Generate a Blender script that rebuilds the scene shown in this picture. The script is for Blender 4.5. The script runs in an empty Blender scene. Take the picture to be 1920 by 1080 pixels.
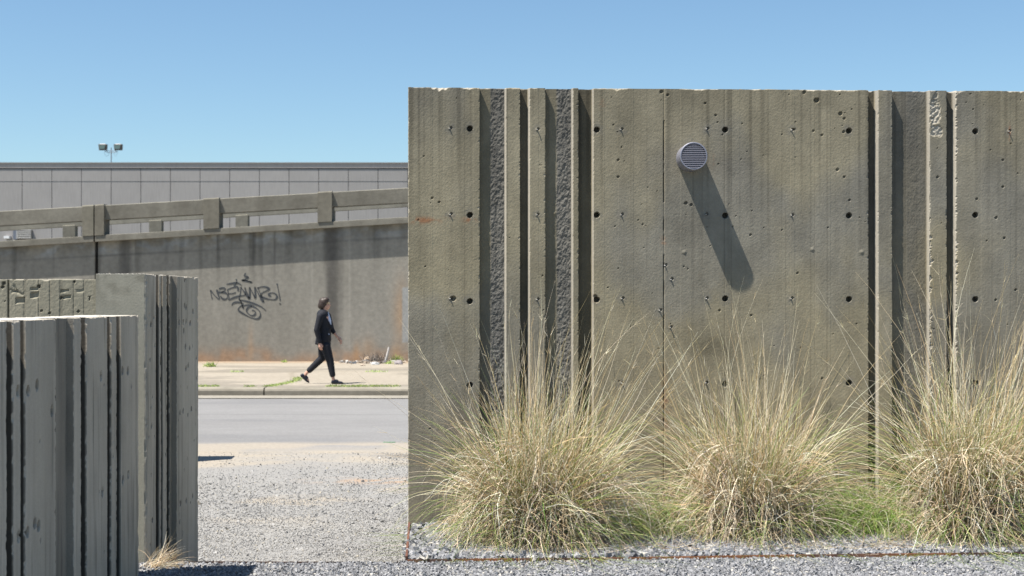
import bpy, math, random
import numpy as np
from mathutils import Vector

# ------------------------------------------------------------------ camera, world, sun, exposure
sc = bpy.context.scene
EYE = 1.62; F = 2667.0; CX = 960.0; HY = 565.0
cam_d = bpy.data.cameras.new('camera'); cam = bpy.data.objects.new('camera', cam_d)
sc.collection.objects.link(cam); sc.camera = cam
cam.location = (0, 0, EYE); cam.rotation_euler = (math.radians(90), 0, 0)
cam_d.sensor_width = 36; cam_d.lens = F / 1920 * 36
cam_d.shift_y = (HY - 540) / 1920
cam_d.clip_end = 2000; cam_d.clip_start = 0.05
cam_d.dof.use_dof = True; cam_d.dof.focus_distance = 9.85; cam_d.dof.aperture_fstop = 4.5

SUN = Vector((.360, .190, -.86)).normalized()          # direction the light travels
world = bpy.data.worlds.new('World'); sc.world = world; world.use_nodes = True
wn = world.node_tree; bg = wn.nodes['Background']
sky = wn.nodes.new('ShaderNodeTexSky'); sky.sky_type = 'NISHITA'; sky.sun_disc = False
sky.sun_elevation = math.asin(-SUN.z); sky.sun_rotation = math.atan2(-SUN.x, -SUN.y)
sky.air_density = 1.0; sky.dust_density = 0.35; sky.ozone_density = 1.6; sky.altitude = 0
tint = wn.nodes.new('ShaderNodeVectorMath'); tint.operation = 'MULTIPLY'; tint.inputs[1].default_value = (.93, 1.09, 1.16)
wn.links.new(sky.outputs[0], tint.inputs[0]); wn.links.new(tint.outputs[0], bg.inputs[0]); bg.inputs[1].default_value = 0.052
sl = bpy.data.lights.new('sun', 'SUN'); sl.energy = 4.3; sl.angle = math.radians(.53); sl.color = (1, .95, .87)
so = bpy.data.objects.new('sun', sl); sc.collection.objects.link(so)
so.rotation_euler = SUN.to_track_quat('-Z', 'Y').to_euler()
sc.view_settings.view_transform = 'Standard'; sc.view_settings.look = 'None'
sc.view_settings.gamma = 1; sc.view_settings.exposure = 1.23
sc.cycles.max_bounces = 6; sc.cycles.diffuse_bounces = 3

# ------------------------------------------------------------------ helpers
RNG = np.random.default_rng(11); random.seed(5)
TAB = [np.random.default_rng(100 + i).random((256, 256)) for i in range(8)]
def vn(x, y, k=0):
    t = TAB[k % 8]; x = np.asarray(x, float) + 37.3 * (k // 8); y = np.asarray(y, float) + 11.7 * k
    xi = np.floor(x).astype(int); yi = np.floor(y).astype(int); fx = x - xi; fy = y - yi
    fx = fx * fx * (3 - 2 * fx); fy = fy * fy * (3 - 2 * fy)
    a = t[xi & 255, yi & 255]; b = t[(xi + 1) & 255, yi & 255]; c = t[xi & 255, (yi + 1) & 255]; d = t[(xi + 1) & 255, (yi + 1) & 255]
    return (a * (1 - fx) + b * fx) * (1 - fy) + (c * (1 - fx) + d * fx) * fy
def fbm(x, y, k=0, o=4):
    s = 0; a = .5; n = 0
    for i in range(o):
        s = s + a * vn(x * 2 ** i, y * 2 ** i, k + i); n += a; a *= .5
    return s / n
def sst(a, b, x): t = np.clip((x - a) / (b - a), 0, 1); return t * t * (3 - 2 * t)
def mix(a, b, t): t = np.asarray(t)[..., None]; return np.asarray(a) * (1 - t) + np.asarray(b) * t

def mesh(name, V, polys, mat, parent=None, col=None, smooth=False):
    """V (n,3); polys = list of int arrays (m,k)"""
    me = bpy.data.meshes.new(name); V = np.asarray(V, np.float32)
    polys = [np.asarray(p, np.int32) for p in polys if len(p)]
    me.vertices.add(len(V)); me.vertices.foreach_set('co', V.ravel())
    nl = sum(p.size for p in polys); npoly = sum(len(p) for p in polys)
    me.loops.add(nl); me.polygons.add(npoly)
    me.loops.foreach_set('vertex_index', np.concatenate([p.ravel() for p in polys]))
    st = []; o = 0
    for p in polys:
        st.append(o + np.arange(len(p)) * p.shape[1]); o += p.size
    me.polygons.foreach_set('loop_start', np.concatenate(st).astype(np.int32))
    me.polygons.foreach_set('use_smooth', np.full(npoly, bool(smooth)))
    if col is not None:
        a = me.attributes.new('Col', 'FLOAT_COLOR', 'POINT')
        c = np.ones((len(V), 4), np.float32); c[:, :3] = np.clip(np.asarray(col) * .86, 0, 1); a.data.foreach_set('color', c.ravel())
    me.update(calc_edges=True); me.validate()
    me.materials.append(mat)
    ob = bpy.data.objects.new(name, me); sc.collection.objects.link(ob)
    if parent is not None: ob.parent = parent
    return ob
def tag(o, label=None, cat=None, group=None, kind=None):
    if label: o['label'] = label
    if cat: o['category'] = cat
    if group: o['group'] = group
    if kind: o['kind'] = kind
    return o
def thing(name, label, cat, loc=(0, 0, 0), group=None):
    o = bpy.data.objects.new(name, None); sc.collection.objects.link(o); o.location = loc
    o.empty_display_size = .1
    return tag(o, label, cat, group)
class MB:
    def __init__(s): s.V = []; s.P = {3: [], 4: []}; s.n = 0
    def add(s, V, P):
        V = np.asarray(V, float).reshape(-1, 3)
        for p in P: s.P.setdefault(len(p), []).append([i + s.n for i in p])
        s.V.append(V); s.n += len(V); return s
    def box(s, a, b):
        x0, y0, z0 = a; x1, y1, z1 = b
        return s.hexa([(x0, y0, z0), (x1, y0, z0), (x1, y1, z0), (x0, y1, z0), (x0, y0, z1), (x1, y0, z1), (x1, y1, z1), (x0, y1, z1)])
    def hexa(s, v): return s.add(v, [(0, 3, 2, 1), (4, 5, 6, 7), (0, 1, 5, 4), (1, 2, 6, 5), (2, 3, 7, 6), (3, 0, 4, 7)])
    def tube(s, pts, r, n=8, cap=True):
        pts = [Vector(p) for p in pts]; rs = r if hasattr(r, '__len__') else [r] * len(pts); V = []; P = []
        for i, p in enumerate(pts):
            d = (pts[min(i + 1, len(pts) - 1)] - pts[max(i - 1, 0)]).normalized()
            ref = Vector((0, 0, 1)) if abs(d.z) < .9 else Vector((1, 0, 0))
            a = d.cross(ref).normalized(); b = d.cross(a)
            for k in range(n):
                t = 2 * math.pi * k / n; V.append(p + (a * math.cos(t) + b * math.sin(t)) * rs[i])
        for i in range(len(pts) - 1):
            for k in range(n):
                P.append((i * n + k, i * n + (k + 1) % n, (i + 1) * n + (k + 1) % n, (i + 1) * n + k))
        if cap: P.append(tuple(range(n - 1, -1, -1))); P.append(tuple((len(pts) - 1) * n + k for k in range(n)))
        return s.add([tuple(v) for v in V], P)
    def build(s, name, mat, parent=None, col=None, smooth=False, bevel=0):
        V = np.concatenate(s.V)
        if col is not None and np.ndim(col) == 1: col = np.tile(col, (len(V), 1))
        o = mesh(name, V, list(s.P.values()), mat, parent, col, smooth)
        if bevel:
            m = o.modifiers.new('bevel', 'BEVEL'); m.width = bevel; m.segments = 2; m.limit_method = 'ANGLE'
        return o

# ------------------------------------------------------------------ materials
def material(name, color=(.5, .5, .5), rough=.85, metal=0., use_col=False, nscale=0, namp=.2, bump=0, bscale=60, detail=6, streak=0, spec=.3):
    m = bpy.data.materials.new(name); m.use_nodes = True; n = m.node_tree.nodes; L = m.node_tree.links
    b = n['Principled BSDF']; b.inputs['Roughness'].default_value = rough; b.inputs['Metallic'].default_value = metal
    b.inputs['Specular IOR Level'].default_value = spec
    geo = n.new('ShaderNodeNewGeometry')
    if use_col: c = n.new('ShaderNodeAttribute'); c.attribute_name = 'Col'; out = c.outputs['Color']
    else: c = n.new('ShaderNodeRGB'); c.outputs[0].default_value = (*color, 1); out = c.outputs[0]
    def var(out, scale, amp, vec=None, det=detail):
        t = n.new('ShaderNodeTexNoise'); t.inputs['Scale'].default_value = scale; t.inputs['Detail'].default_value = det
        L.new(vec or geo.outputs['Position'], t.inputs['Vector'])
        r = n.new('ShaderNodeMapRange'); r.inputs['From Min'].default_value = .25; r.inputs['From Max'].default_value = .75
        r.inputs['To Min'].default_value = 1 - amp; r.inputs['To Max'].default_value = 1 + amp; L.new(t.outputs[0], r.inputs[0])
        v = n.new('ShaderNodeVectorMath'); v.operation = 'SCALE'; L.new(out, v.inputs[0]); L.new(r.outputs[0], v.inputs['Scale'])
        return v.outputs[0]
    if nscale: out = var(out, nscale, namp)
    if streak:
        mp = n.new('ShaderNodeMapping'); mp.inputs['Scale'].default_value = (1, 1, .06); L.new(geo.outputs['Position'], mp.inputs[0])
        out = var(out, 14, streak, mp.outputs[0])
    L.new(out, b.inputs['Base Color'])
    if bump:
        t = n.new('ShaderNodeTexNoise'); t.inputs['Scale'].default_value = bscale; t.inputs['Detail'].default_value = 8; t.inputs['Roughness'].default_value = .6
        L.new(geo.outputs['Position'], t.inputs['Vector'])
        bp = n.new('ShaderNodeBump'); bp.inputs['Distance'].default_value = bump; bp.inputs['Strength'].default_value = 1
        L.new(t.outputs[0], bp.inputs['Height']); L.new(bp.outputs[0], b.inputs['Normal'])
    return m
M_conc = material('weathered_concrete', use_col=True, nscale=120, namp=.09, bump=.0015, bscale=70, spec=.15, streak=.05)
M_far = material('far_concrete', use_col=True, nscale=9, namp=.14, bump=.004, bscale=25, spec=.1, streak=.0)
M_stone = material('crushed_stone', use_col=True, nscale=60, namp=.12, spec=.3, rough=.8)
M_ground = material('ground_soil', use_col=True, nscale=45, namp=.30, bump=.012, bscale=60, spec=.1)
M_lot = material('lot_surface', use_col=True, nscale=35, namp=.16, bump=.004, bscale=45, spec=.1)
M_road = material('worn_asphalt', use_col=True, nscale=30, namp=.12, bump=.004, bscale=120, spec=.2, rough=.9)
M_steel = material('rusty_steel', use_col=True, nscale=50, namp=.4, bump=.001, bscale=200, rough=.7)
M_galv = material('galvanised_metal', (.30, .30, .35), rough=.5, metal=.6, nscale=25, namp=.08)
M_dark = material('dark_void', (.02, .02, .025), rough=.8)
def grass_material():
    m = material('dry_grass', use_col=True, nscale=30, namp=.12, rough=.6, spec=.25)
    n = m.node_tree.nodes; L = m.node_tree.links; b = n['Principled BSDF']
    tr = n.new('ShaderNodeBsdfTranslucent'); mx = n.new('ShaderNodeMixShader'); mx.inputs[0].default_value = .15
    src = b.inputs['Base Color'].links[0].from_socket; L.new(src, tr.inputs['Color'])
    o = n['Material Output']; L.new(b.outputs[0], mx.inputs[1]); L.new(tr.outputs[0], mx.inputs[2]); L.new(mx.outputs[0], o.inputs['Surface'])
    return m
M_grass = grass_material()

def ray_plane(px, P0, nrm):
    """point on vertical plane through P0 (x,y) with horizontal normal nrm hit by the sight line at image column px"""
    dx = (px - CX) / F; t = (P0[0] * nrm[0] + P0[1] * nrm[1]) / (dx * nrm[0] + nrm[1]); return np.array([dx * t, t])

# ------------------------------------------------------------------ slab walls as real relief
def slab(name, O, ang, inward, us, vs, depth, colf, thick, mat, parent=None, K=5, topjit=.006, edgejit=.004, capcol=None, sidejit=.002):
    """O (x,y) start; ang direction of u; inward = +1 if the wall body lies to the left of u. us/vs 1-D; depth(U,V) into wall."""
    du = np.array([math.cos(ang), math.sin(ang)]); dn = inward * np.array([-math.sin(ang), math.cos(ang)])
    us = np.asarray(us, float); vs = np.asarray(vs, float); nu, nv = len(us), len(vs)
    U, Vv = np.meshgrid(us, vs, indexing='ij'); D = depth(U, Vv); C = colf(U, Vv, D)
    Uj = U.copy(); Vj = Vv.copy()
    top = fbm(us * 14, us * 0 + 3, 2, 4); top2 = np.clip((fbm(us * 30, us * 0 + 9, 5, 3) - .58) * 4, 0, 1)
    Vj[:, -1] -= topjit * top * 1.2 + topjit * 2.2 * top2
    e = edgejit * (fbm(vs * 0, vs * 40, 4, 3) + 2 * np.clip(fbm(vs * 0 + 5, vs * 18, 1, 3) - .55, 0, 1) * 3)
    Uj[0] += e; Uj[-1] -= e
    X = O[0] + Uj * du[0] + D * dn[0]; Y = O[1] + Uj * du[1] + D * dn[1]
    V = [np.stack([X, Y, Vj], -1).reshape(-1, 3)]; Cs = [C.reshape(-1, 3)]
    idx = np.arange(nu * nv).reshape(nu, nv)
    q = np.stack([idx[:-1, :-1], idx[1:, :-1], idx[1:, 1:], idx[:-1, 1:]], -1).reshape(-1, 4)
    if inward < 0: q = q[:, ::-1]
    # border ring
    ring = np.concatenate([idx[:, 0], idx[-1, 1:], idx[-2::-1, -1], idx[0, -2:0:-1]])
    R = len(ring); rv = V[0][ring].copy(); rc = Cs[0][ring]; rd = D.reshape(-1)[ring]
    ru = U.reshape(-1)[ring]; rz = Vv.reshape(-1)[ring]
    off = (U - Uj).reshape(-1)[ring]; rv[:, 0] += off * du[0]; rv[:, 1] += off * du[1]
    base = nu * nv; prev = ring; P = [q]; 
    istop = (rz > vs[-1] - 1e-6)
    for k in range(1, K + 1):
        t = k / K; w = rv.copy(); adv = (thick - rd) * t
        w[:, 0] += dn[0] * adv; w[:, 1] += dn[1] * adv
        jit = (fbm(ru * 20 + rz * 17, np.full(R, k * 1.7), 6, 3) - .5) * sidejit * 2
        end0 = (ru < us[0] + 1e-6); end1 = (ru > us[-1] - 1e-6)
        w[:, 2] += np.where(istop, jit, 0)
        
        V.append(w); c0 = capcol(ru, rz, adv) if capcol else rc
        Cs.append(c0); cur = base + np.arange(R); base += R
        s_ = np.stack([prev, np.roll(prev, -1), np.roll(cur, -1), cur], -1)
        P.append(s_[:, ::-1] if inward > 0 else s_)
        prev = cur
    P.append(prev[None, :] if inward < 0 else prev[::-1][None, :])
    return mesh(name, np.concatenate(V), P, mat, parent, np.concatenate(Cs), smooth=False)

def add_edges(base, edges):
    u = np.concatenate([base] + [np.array(e) for e in edges]); u = np.unique(np.round(u, 5))
    keep = [0]
    for i in range(1, len(u)):
        if u[i] - u[keep[-1]] > .0006: keep.append(i)
    return u[keep]
def groove_depth(U, V, grooves, wobble=1.):
    D = np.zeros_like(U)
    for (a, b, d, rough, draft) in grooves:
        wob = .0006 * wobble * (fbm(V * 25, V * 0 + a * 9, 3, 3) - .5)
        D = np.maximum(D, d * np.clip((U - a - wob) / .0018, 0, 1) * np.clip((b - U + wob) / draft, 0, 1))
    return D
def pits(U, V, lst, D, us, vs):
    dug = np.zeros_like(D)
    for (u, v, r, d) in lst:
        i0, i1 = np.searchsorted(us, [u - r * 1.5, u + r * 1.5]); j0, j1 = np.searchsorted(vs, [v - r * 1.5, v + r * 1.5])
        if i1 <= i0 or j1 <= j0: continue
        uu = U[i0:i1, j0:j1]; vv = V[i0:i1, j0:j1]; rr = np.hypot(uu - u, vv - v) / r
        if d > 0: k = 1 - sst(.75, 1.05, rr)
        else: k = np.clip(1 - rr, 0, 1)
        D[i0:i1, j0:j1] += d * k; dug[i0:i1, j0:j1] = np.maximum(dug[i0:i1, j0:j1], k * (1 if d > 0 else .0))
    return dug

OLIVE = np.array([.308, .268, .182]); GREY = np.array([.240, .224, .186]); PALE = np.array([.46, .42, .35])
RUST = np.array([.30, .13, .05]); DARK = np.array([.105, .10, .085])

# ------------------------------------------------------------------ the big wall
WA = math.atan(.0425); W0 = np.array([-.745, 10.17]); WT = 3.156
wn_in = np.array([-math.sin(WA), math.cos(WA)]); wdu = np.array([math.cos(WA), math.sin(WA)])
def wu(px): p = ray_plane(px, W0, wn_in); return float((p - W0) @ wdu)
def wuv(px, py):
    p = ray_plane(px, W0, wn_in); return float((p - W0) @ wdu), EYE + (HY - py) / F * p[1]
g_px = [(899, 949, .038, 1, .013), (975, 993.5, .048, 0, .018), (1022.5, 1074.5, .038, 1, .013), (1084.5, 1113, .048, 0, .013),
        (1628, 1647, .050, 0, .020), (1672.5, 1743.5, .048, .25, .014), (1775, 1793, .050, 0, .019)]
G = [(wu(a), wu(b), d, r, dr) for a, b, d, r, dr in g_px]
joint_u = wu(1245)
UEND = wu(1990)
ub = np.concatenate([np.arange(0, UEND, .0058), np.arange(UEND, UEND + 2.4, .04)])
us = add_edges(ub, [[a, a + .0018, a + .0036, b - dr, b] for a, b, d, r, dr in G] + [[joint_u - .003, joint_u, joint_u + .003]])
vs = np.concatenate([[-.45], np.arange(-.03, WT - .05, .0058), np.linspace(WT - .045, WT, 10)])
def off_groove(u, m=.012): return all(not (a - m < u < b + m) for a, b, *_ in G)
W_P = []; HALO = []
for px, ys in ((881, (241, 403, 565, 722)), (1119, (243, 403, 562)), (1360, (243, 404, 560, 720)), (1592, (245, 404, 561, 718)), (1829, (246, 403, 561, 718))):
    for py in ys: u, v = wuv(px, py); W_P.append((u, v, .021, .055)); HALO.append((u, v, .05))
NAILS = []
for px, ys in ((843, (241, 402, 560)), (1006, (243, 403, 562)), (1165, (243, 403, 560, 718)), (1324, (242, 402, 560, 718)), (1484, (244, 404, 560)), (1247, (498,)), (1237, (582,)), (1257, (524,)), (1256, (614,)), (1892, (246,))):
    for py in ys:
        u, v = wuv(px + random.uniform(-1, 1), py); NAILS.append((u, v)); HALO.append((u, v, .045)); W_P.append((u, v, .014, -.006)); W_P.append((u + .009, v + .004, .012, .008))
rr = random.Random(3)
for _ in range(190):
    u = rr.uniform(.02, UEND); v = WT - .02 - abs(rr.gauss(0, 1.1)) if rr.random() < .5 else rr.uniform(.1, WT)
    if off_groove(u): r = rr.choice([.0045, .005, .006, .006, .007, .010]); W_P.append((u, v, r, r * .9))
for px, py, r in ((1576, 213, .016), (1583, 222, .012), (1570, 318, .013), (1582, 247, .012), (1116, 556, .016), (1286, 381, .014), (1296, 384, .012), (1508, 173, .014), (1531, 188, .02), (1240, 172, .014), (1252, 178, .012), (850, 560, .02), (1758, 332, .012), (1868, 408, .012)):
    u, v = wuv(px, py); W_P.append((u, v, r, r * .7)); 
for px, py in ((1283, 473), (1523, 468), (1616, 473), (1040, 400)):
    u, v = wuv(px, py); W_P.append((u, v, .02, -.006))
spall = [(wuv(1754, 205), .045, .13), (wuv(1756, 245), .05, .05)]
dug_store = {}
def w_depth(U, V):
    D = groove_depth(U, V, G)
    infl = np.zeros_like(U)
    for a, b, d, r, dr in G:
        if r: 
            m = sst(a + (b - a - dr) * .40, a + (b - a - dr) * .50, U + .012 * (fbm(V * 7, V * 0 + a, 3, 3) - .5)) * (U < b - dr); infl = np.maximum(infl, m * r)
    D += infl * ((fbm(U * 85, V * 60, 1, 3) - .5) * .010 + (fbm(U * 25, V * 14, 3, 2) - .5) * .008)
    D += (1 - infl) * ((fbm(U * 110, V * 95, 0, 2) - .5) * .0010 + (fbm(U * 7, V * 5, 2, 3) - .5) * .003)
    # board marks: faint vertical steps
    D += .0008 * (vn(U * 9, V * 0 + 1, 3) > .5)
    # construction joint
    D += .012 * np.exp(-((U - joint_u - .002 * (fbm(V * 9, V * 0, 2, 3) - .5)) / .0030) ** 2) * (.25 + 1.2 * sst(.45, .6, fbm(V * 10, V * 0 + 4, 6, 3)) + .6 * (V < 1.9)); D += np.where(U < joint_u, .002, 0)
    chip = np.zeros_like(U)
    # edge chips along grooves
    for i, (a, b, d, r, dr) in enumerate(G):
        nz = fbm(V * 55, V * 0 + i * 3.1, 1, 3); w1 = .001 + .012 * np.clip(nz - .62, 0, 1) * 4
        c = np.clip((w1 - np.abs(U - a + .001)) / .004, 0, 1) * (U <= a + .001); chip = np.maximum(chip, c * .6)
        nz = fbm(V * 45, V * 0 + i * 5.3 + 2, 2, 3); big = (.010 if i in (6, 5) else .003); w1 = .0006 + big * np.clip(nz - (.45 if i in (5, 6) else .6), 0, 1) * 5
        if i == 5: w1 = w1 * (.4 + 1.1 * (V < 2.15))
        c = np.clip((w1 - np.abs(U - b)) / .004, 0, 1) * (U >= b - .001); chip = np.maximum(chip, c)
    # top chips
    tw = .0015 + .10 * np.exp(-((U - .22) / .22) ** 2) * np.clip(fbm(U * 16, U * 0 + 5, 1, 3) - .45, 0, 1) + .045 * np.clip(fbm(U * 6, U * 0 + 2, 4, 4) - .5, 0, 1) + .03 * np.clip(fbm(U * 22, U * 0 + 7, 5, 3) - .5, 0, 1)
    chip = np.maximum(chip, np.clip((tw - (WT - V)) / .008, 0, 1))
    for (su, sv), ru_, rv_ in spall:
        rr_ = np.hypot((U - su) / ru_, (V - sv) / rv_) + (fbm(U * 30, V * 30, 3, 3) - .5) * .7
        chip = np.maximum(chip, (1 - sst(.8, 1.0, rr_)) * (D < .01))
    # small left end chips
    chip = np.maximum(chip, np.clip((.004 + .02 * np.clip(fbm(V * 30, V * 0 + 8, 6, 3) - .55, 0, 1) - U) / .003, 0, 1))
    D = D + chip * (.005 + .016 * (fbm(U * 70, V * 70, 5, 2) - .3)) + np.clip(tw - (WT - V), 0, .04) * .8
    dug = pits(U, V, W_P, D, us, vs)
    dug_store['c'] = chip; dug_store['i'] = infl; dug_store['d'] = dug
    return D
def w_col(U, V, D):
    n1 = fbm(U * 1.3, V * .9, 3, 4); n2 = fbm(U * 9, V * .35, 1, 3); n3 = fbm(U * 5, V * 4, 5, 4)
    c = mix(GREY, OLIVE, np.clip(sst(.36, .58, n1) * .8 + .30 * (1 - sst(1.2, 3.0, V)), 0, 1))
    c = c * (.76 + .24 * n2 + .42 * (n3 - .35))[..., None]
    c = c * (1 + .15 * (fbm(U * 60, V * 60, 4, 2) - .5) + .16 * (fbm(U * 18, V * 14, 6, 3) - .5))[..., None]
    # water run marks from the top
    st = np.clip(fbm(U * 38, V * .5, 2, 2) - .56, 0, 1) * 4 * sst(1.2, WT, V); c = c * (1 - .30 * np.clip(st, 0, 1))[..., None]
    c = c * (1 - .14 * sst(WT - .6, WT, V) * (fbm(U * 4, V * 3, 6, 3) + .3))[..., None]
    # thin form lines
    for px, w in ((795, .6), (808, .5), (835, .4), (871, .6), (1160, .5), (1183, .4), (1213, .5), (1300, .5), (1317, .6), (1358, .8), (1371, .8), (1440, .7), (1466, .5), (1473, .6), (1520, .8), (1528, .5), (1551, .9), (1592, .5), (1860, .6), (1905, .5)):
        u = wu(px); g = np.exp(-((U - u - .002 * (vn(V * 3, V * 0 + px, 3) - .5)) / .0035) ** 2) * w * sst(.3, .55, fbm(V * 2.5, V * 0 + px * .7, 1, 2) + .12 * V / WT)
        c = c * (1 - .38 * g)[..., None]
    inf = dug_store['i']; c = c * (1 - .15 * inf)[..., None]; c = mix(c, c.mean(-1, keepdims=True) * np.array([1, 1, 1.0]), inf * .6)
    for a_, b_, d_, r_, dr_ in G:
        c = np.where(((U > a_ + .001) & (U < b_ - dr_ + .002))[..., None], c * (.45 if r_ == 0 else .72), c)  # groove shade painted into the colour, over darker groove concrete
        c = mix(c, PALE * .95, ((U > b_ - dr_ * .75) & (U <= b_ + .0005)).astype(float) * .8)  # pale cement lip, with the sunlight on it painted in as well
    for u, v, r in HALO:
        i0, i1 = np.searchsorted(us, [u - r * 2, u + r * 2]); j0, j1 = np.searchsorted(vs, [v - r * 2, v + r * 2])
        rr_ = np.hypot(U[i0:i1, j0:j1] - u, V[i0:i1, j0:j1] - v) / r + (fbm(U[i0:i1, j0:j1] * 40, V[i0:i1, j0:j1] * 40, 2, 2) - .5) * .9
        c[i0:i1, j0:j1] = mix(c[i0:i1, j0:j1], [.17, .165, .15], (1 - sst(.25, 1.15, rr_)) * .42)
    for px, py, w, h, a in ((793, 413, .10, .022, .8), (880, 412, .045, .018, .7), (838, 411, .05, .02, .35), (1338, 300, .005, .035, .35), (1893, 250, .008, .05, .9), (1130, 196, .02, .03, .3), (1244, 455, .02, .05, .35), (1247, 760, .03, .2, .5), (1115, 560, .02, .02, .6)):
        u, v = wuv(px, py); g = np.exp(-((U - u) / w) ** 2 - ((V - v) / h) ** 2) * a * sst(.35, .6, fbm(U * 30, V * 60, 1, 3)) * 1.3
        c = mix(c, RUST * .9 + .03, np.clip(g, 0, .9))
    for px, py, w, h, a in ((1330, 650, .16, .09, .35), (1280, 430, .25, .10, .16), (1480, 380, .5, .12, .10), (1700, 260, .2, .4, .10)):
        u, v = wuv(px, py); c = c * (1 - np.exp(-((U - u) / w) ** 2 - ((V - v) / h) ** 2) * a * (fbm(U * 9, V * 9, 4, 3) + .4))[..., None]
    c = mix(c, PALE, dug_store['c'] * (.85 - .5 * (fbm(U * 20, V * 20, 0, 2) > .55)))
    c = np.where((dug_store['d'] > .5)[..., None], c * .6, c)
    return c
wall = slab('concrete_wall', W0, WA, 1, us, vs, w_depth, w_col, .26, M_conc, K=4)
tag(wall, 'tall olive grey board-formed concrete wall with a round vent behind the tall grasses', 'wall')
def wp(u, v, out): p = W0 + wdu * u - wn_in * out; return Vector((p[0], p[1], v))
# wire stubs of the form ties
mb = MB()
for i, (u, v) in enumerate(NAILS):
    l = random.choice([.006, .008, .008, .010, .014]); mb.tube([wp(u, v, -.01), wp(u + random.uniform(-.002, .002), v + random.uniform(-.003, .001), l * .6), wp(u + random.uniform(-.004, .004), v - .002, l)], [.006, .0045, .003], 6)
mb.build('tie_stub', M_stone, wall, col=np.array([.36, .35, .33]))
# vent: hood cylinder, rim, louvres
vu, vv = wuv(1293.2, 297.0); VL = .175; VR = .0985
mb = MB(); n = 64; V = []; P = []
prof = [(VR, -.04), (VR, VL - .004), (VR - .003, VL), (VR - .009, VL), (VR - .009, VL - .03)]
for k in range(n):
    t = 2 * math.pi * k / n
    for r, o in prof: V.append(wp(vu + r * math.cos(t), vv + r * math.sin(t), o))
m = len(prof)
for k in range(n):
    for j in range(m - 1): P.append((k * m + j, ((k + 1) % n) * m + j, ((k + 1) % n) * m + j + 1, k * m + j + 1))
mb.add([tuple(v) for v in V], P); vent = mb.build('vent', M_galv, wall, smooth=False)
mb = MB(); ring = [tuple(wp(vu + (VR - .008) * math.cos(2 * math.pi * k / n), vv + (VR - .008) * math.sin(2 * math.pi * k / n), VL - .026)) for k in range(n)]
mb.add(ring, [tuple(range(n))]); mb.build('vent_backing', material('vent_backing', (.20, .21, .26), rough=.5, metal=.6), vent)
mb = MB(); ns = 15
for i in range(ns):
    z = -VR + (i + .5) * 2 * VR / ns; hw = math.sqrt(max((VR - .007) ** 2 - z * z, 1e-5)); t = .0052
    a, b, c_, d_ = (z + t * .62, VL - .008), (z - t * .45, VL - .001), (z - t * .62, VL - .002), (z + t * .3, VL - .012)
    v = []
    for uu in (-hw, hw):
        for zz, oo in (a, b, c_, d_): v.append(tuple(wp(vu + uu, vv + zz, oo)))
    mb.add(v, [(0, 1, 5, 4), (1, 2, 6, 5), (2, 3, 7, 6), (3, 0, 4, 7), (0, 3, 2, 1), (4, 5, 6, 7)])
mb.build('louvre', M_galv, vent)

# ------------------------------------------------------------------ near low walls on the left
def plane_px(O, ang):
    d = np.array([math.cos(ang), math.sin(ang)]); nr = np.array([-d[1], d[0]])
    return lambda px: float((ray_plane(px, O, nr) - O) @ d)
# wall A: from near the camera to (-2.19, 8.34)
A_end = np.array([-2.189, 8.34]); A_dir = math.atan2(2.59, -.12); dA = np.array([math.cos(A_dir), math.sin(A_dir)])
A0 = A_end - dA * 4.2; ap = plane_px(A0, A_dir); AT = EYE - .0775
ga = [(12, 25, .07, 0), (38, 48, .09, 0), (104.5, 117.8, .09, 0), (117, 138.5, .035, .0), (152, 163, .09, 0), (201, 209, .10, 0), (218.5, 227, .10, 0)]
GA = [(ap(a), ap(b), d, r, .006) for a, b, d, r in ga]
u0 = GA[0][0]
GA += [(u0 - .30, u0 - .12, .035, 0, .006), (u0 - .62, u0 - .56, .09, 0, .006), (u0 - 1.1, u0 - 1.04, .09, 0, .006)]
us_a = add_edges(np.concatenate([np.arange(0, 1.3, .05), np.arange(1.3, 4.2, .008), [4.2]]), [[a, a + .0007, a + .0018, b - dr, b - .0008, b] for a, b, d, r, dr in GA])
vs_a = np.concatenate([[-.5], np.arange(-.05, AT - .03, .010), np.linspace(AT - .026, AT, 6)])
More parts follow.
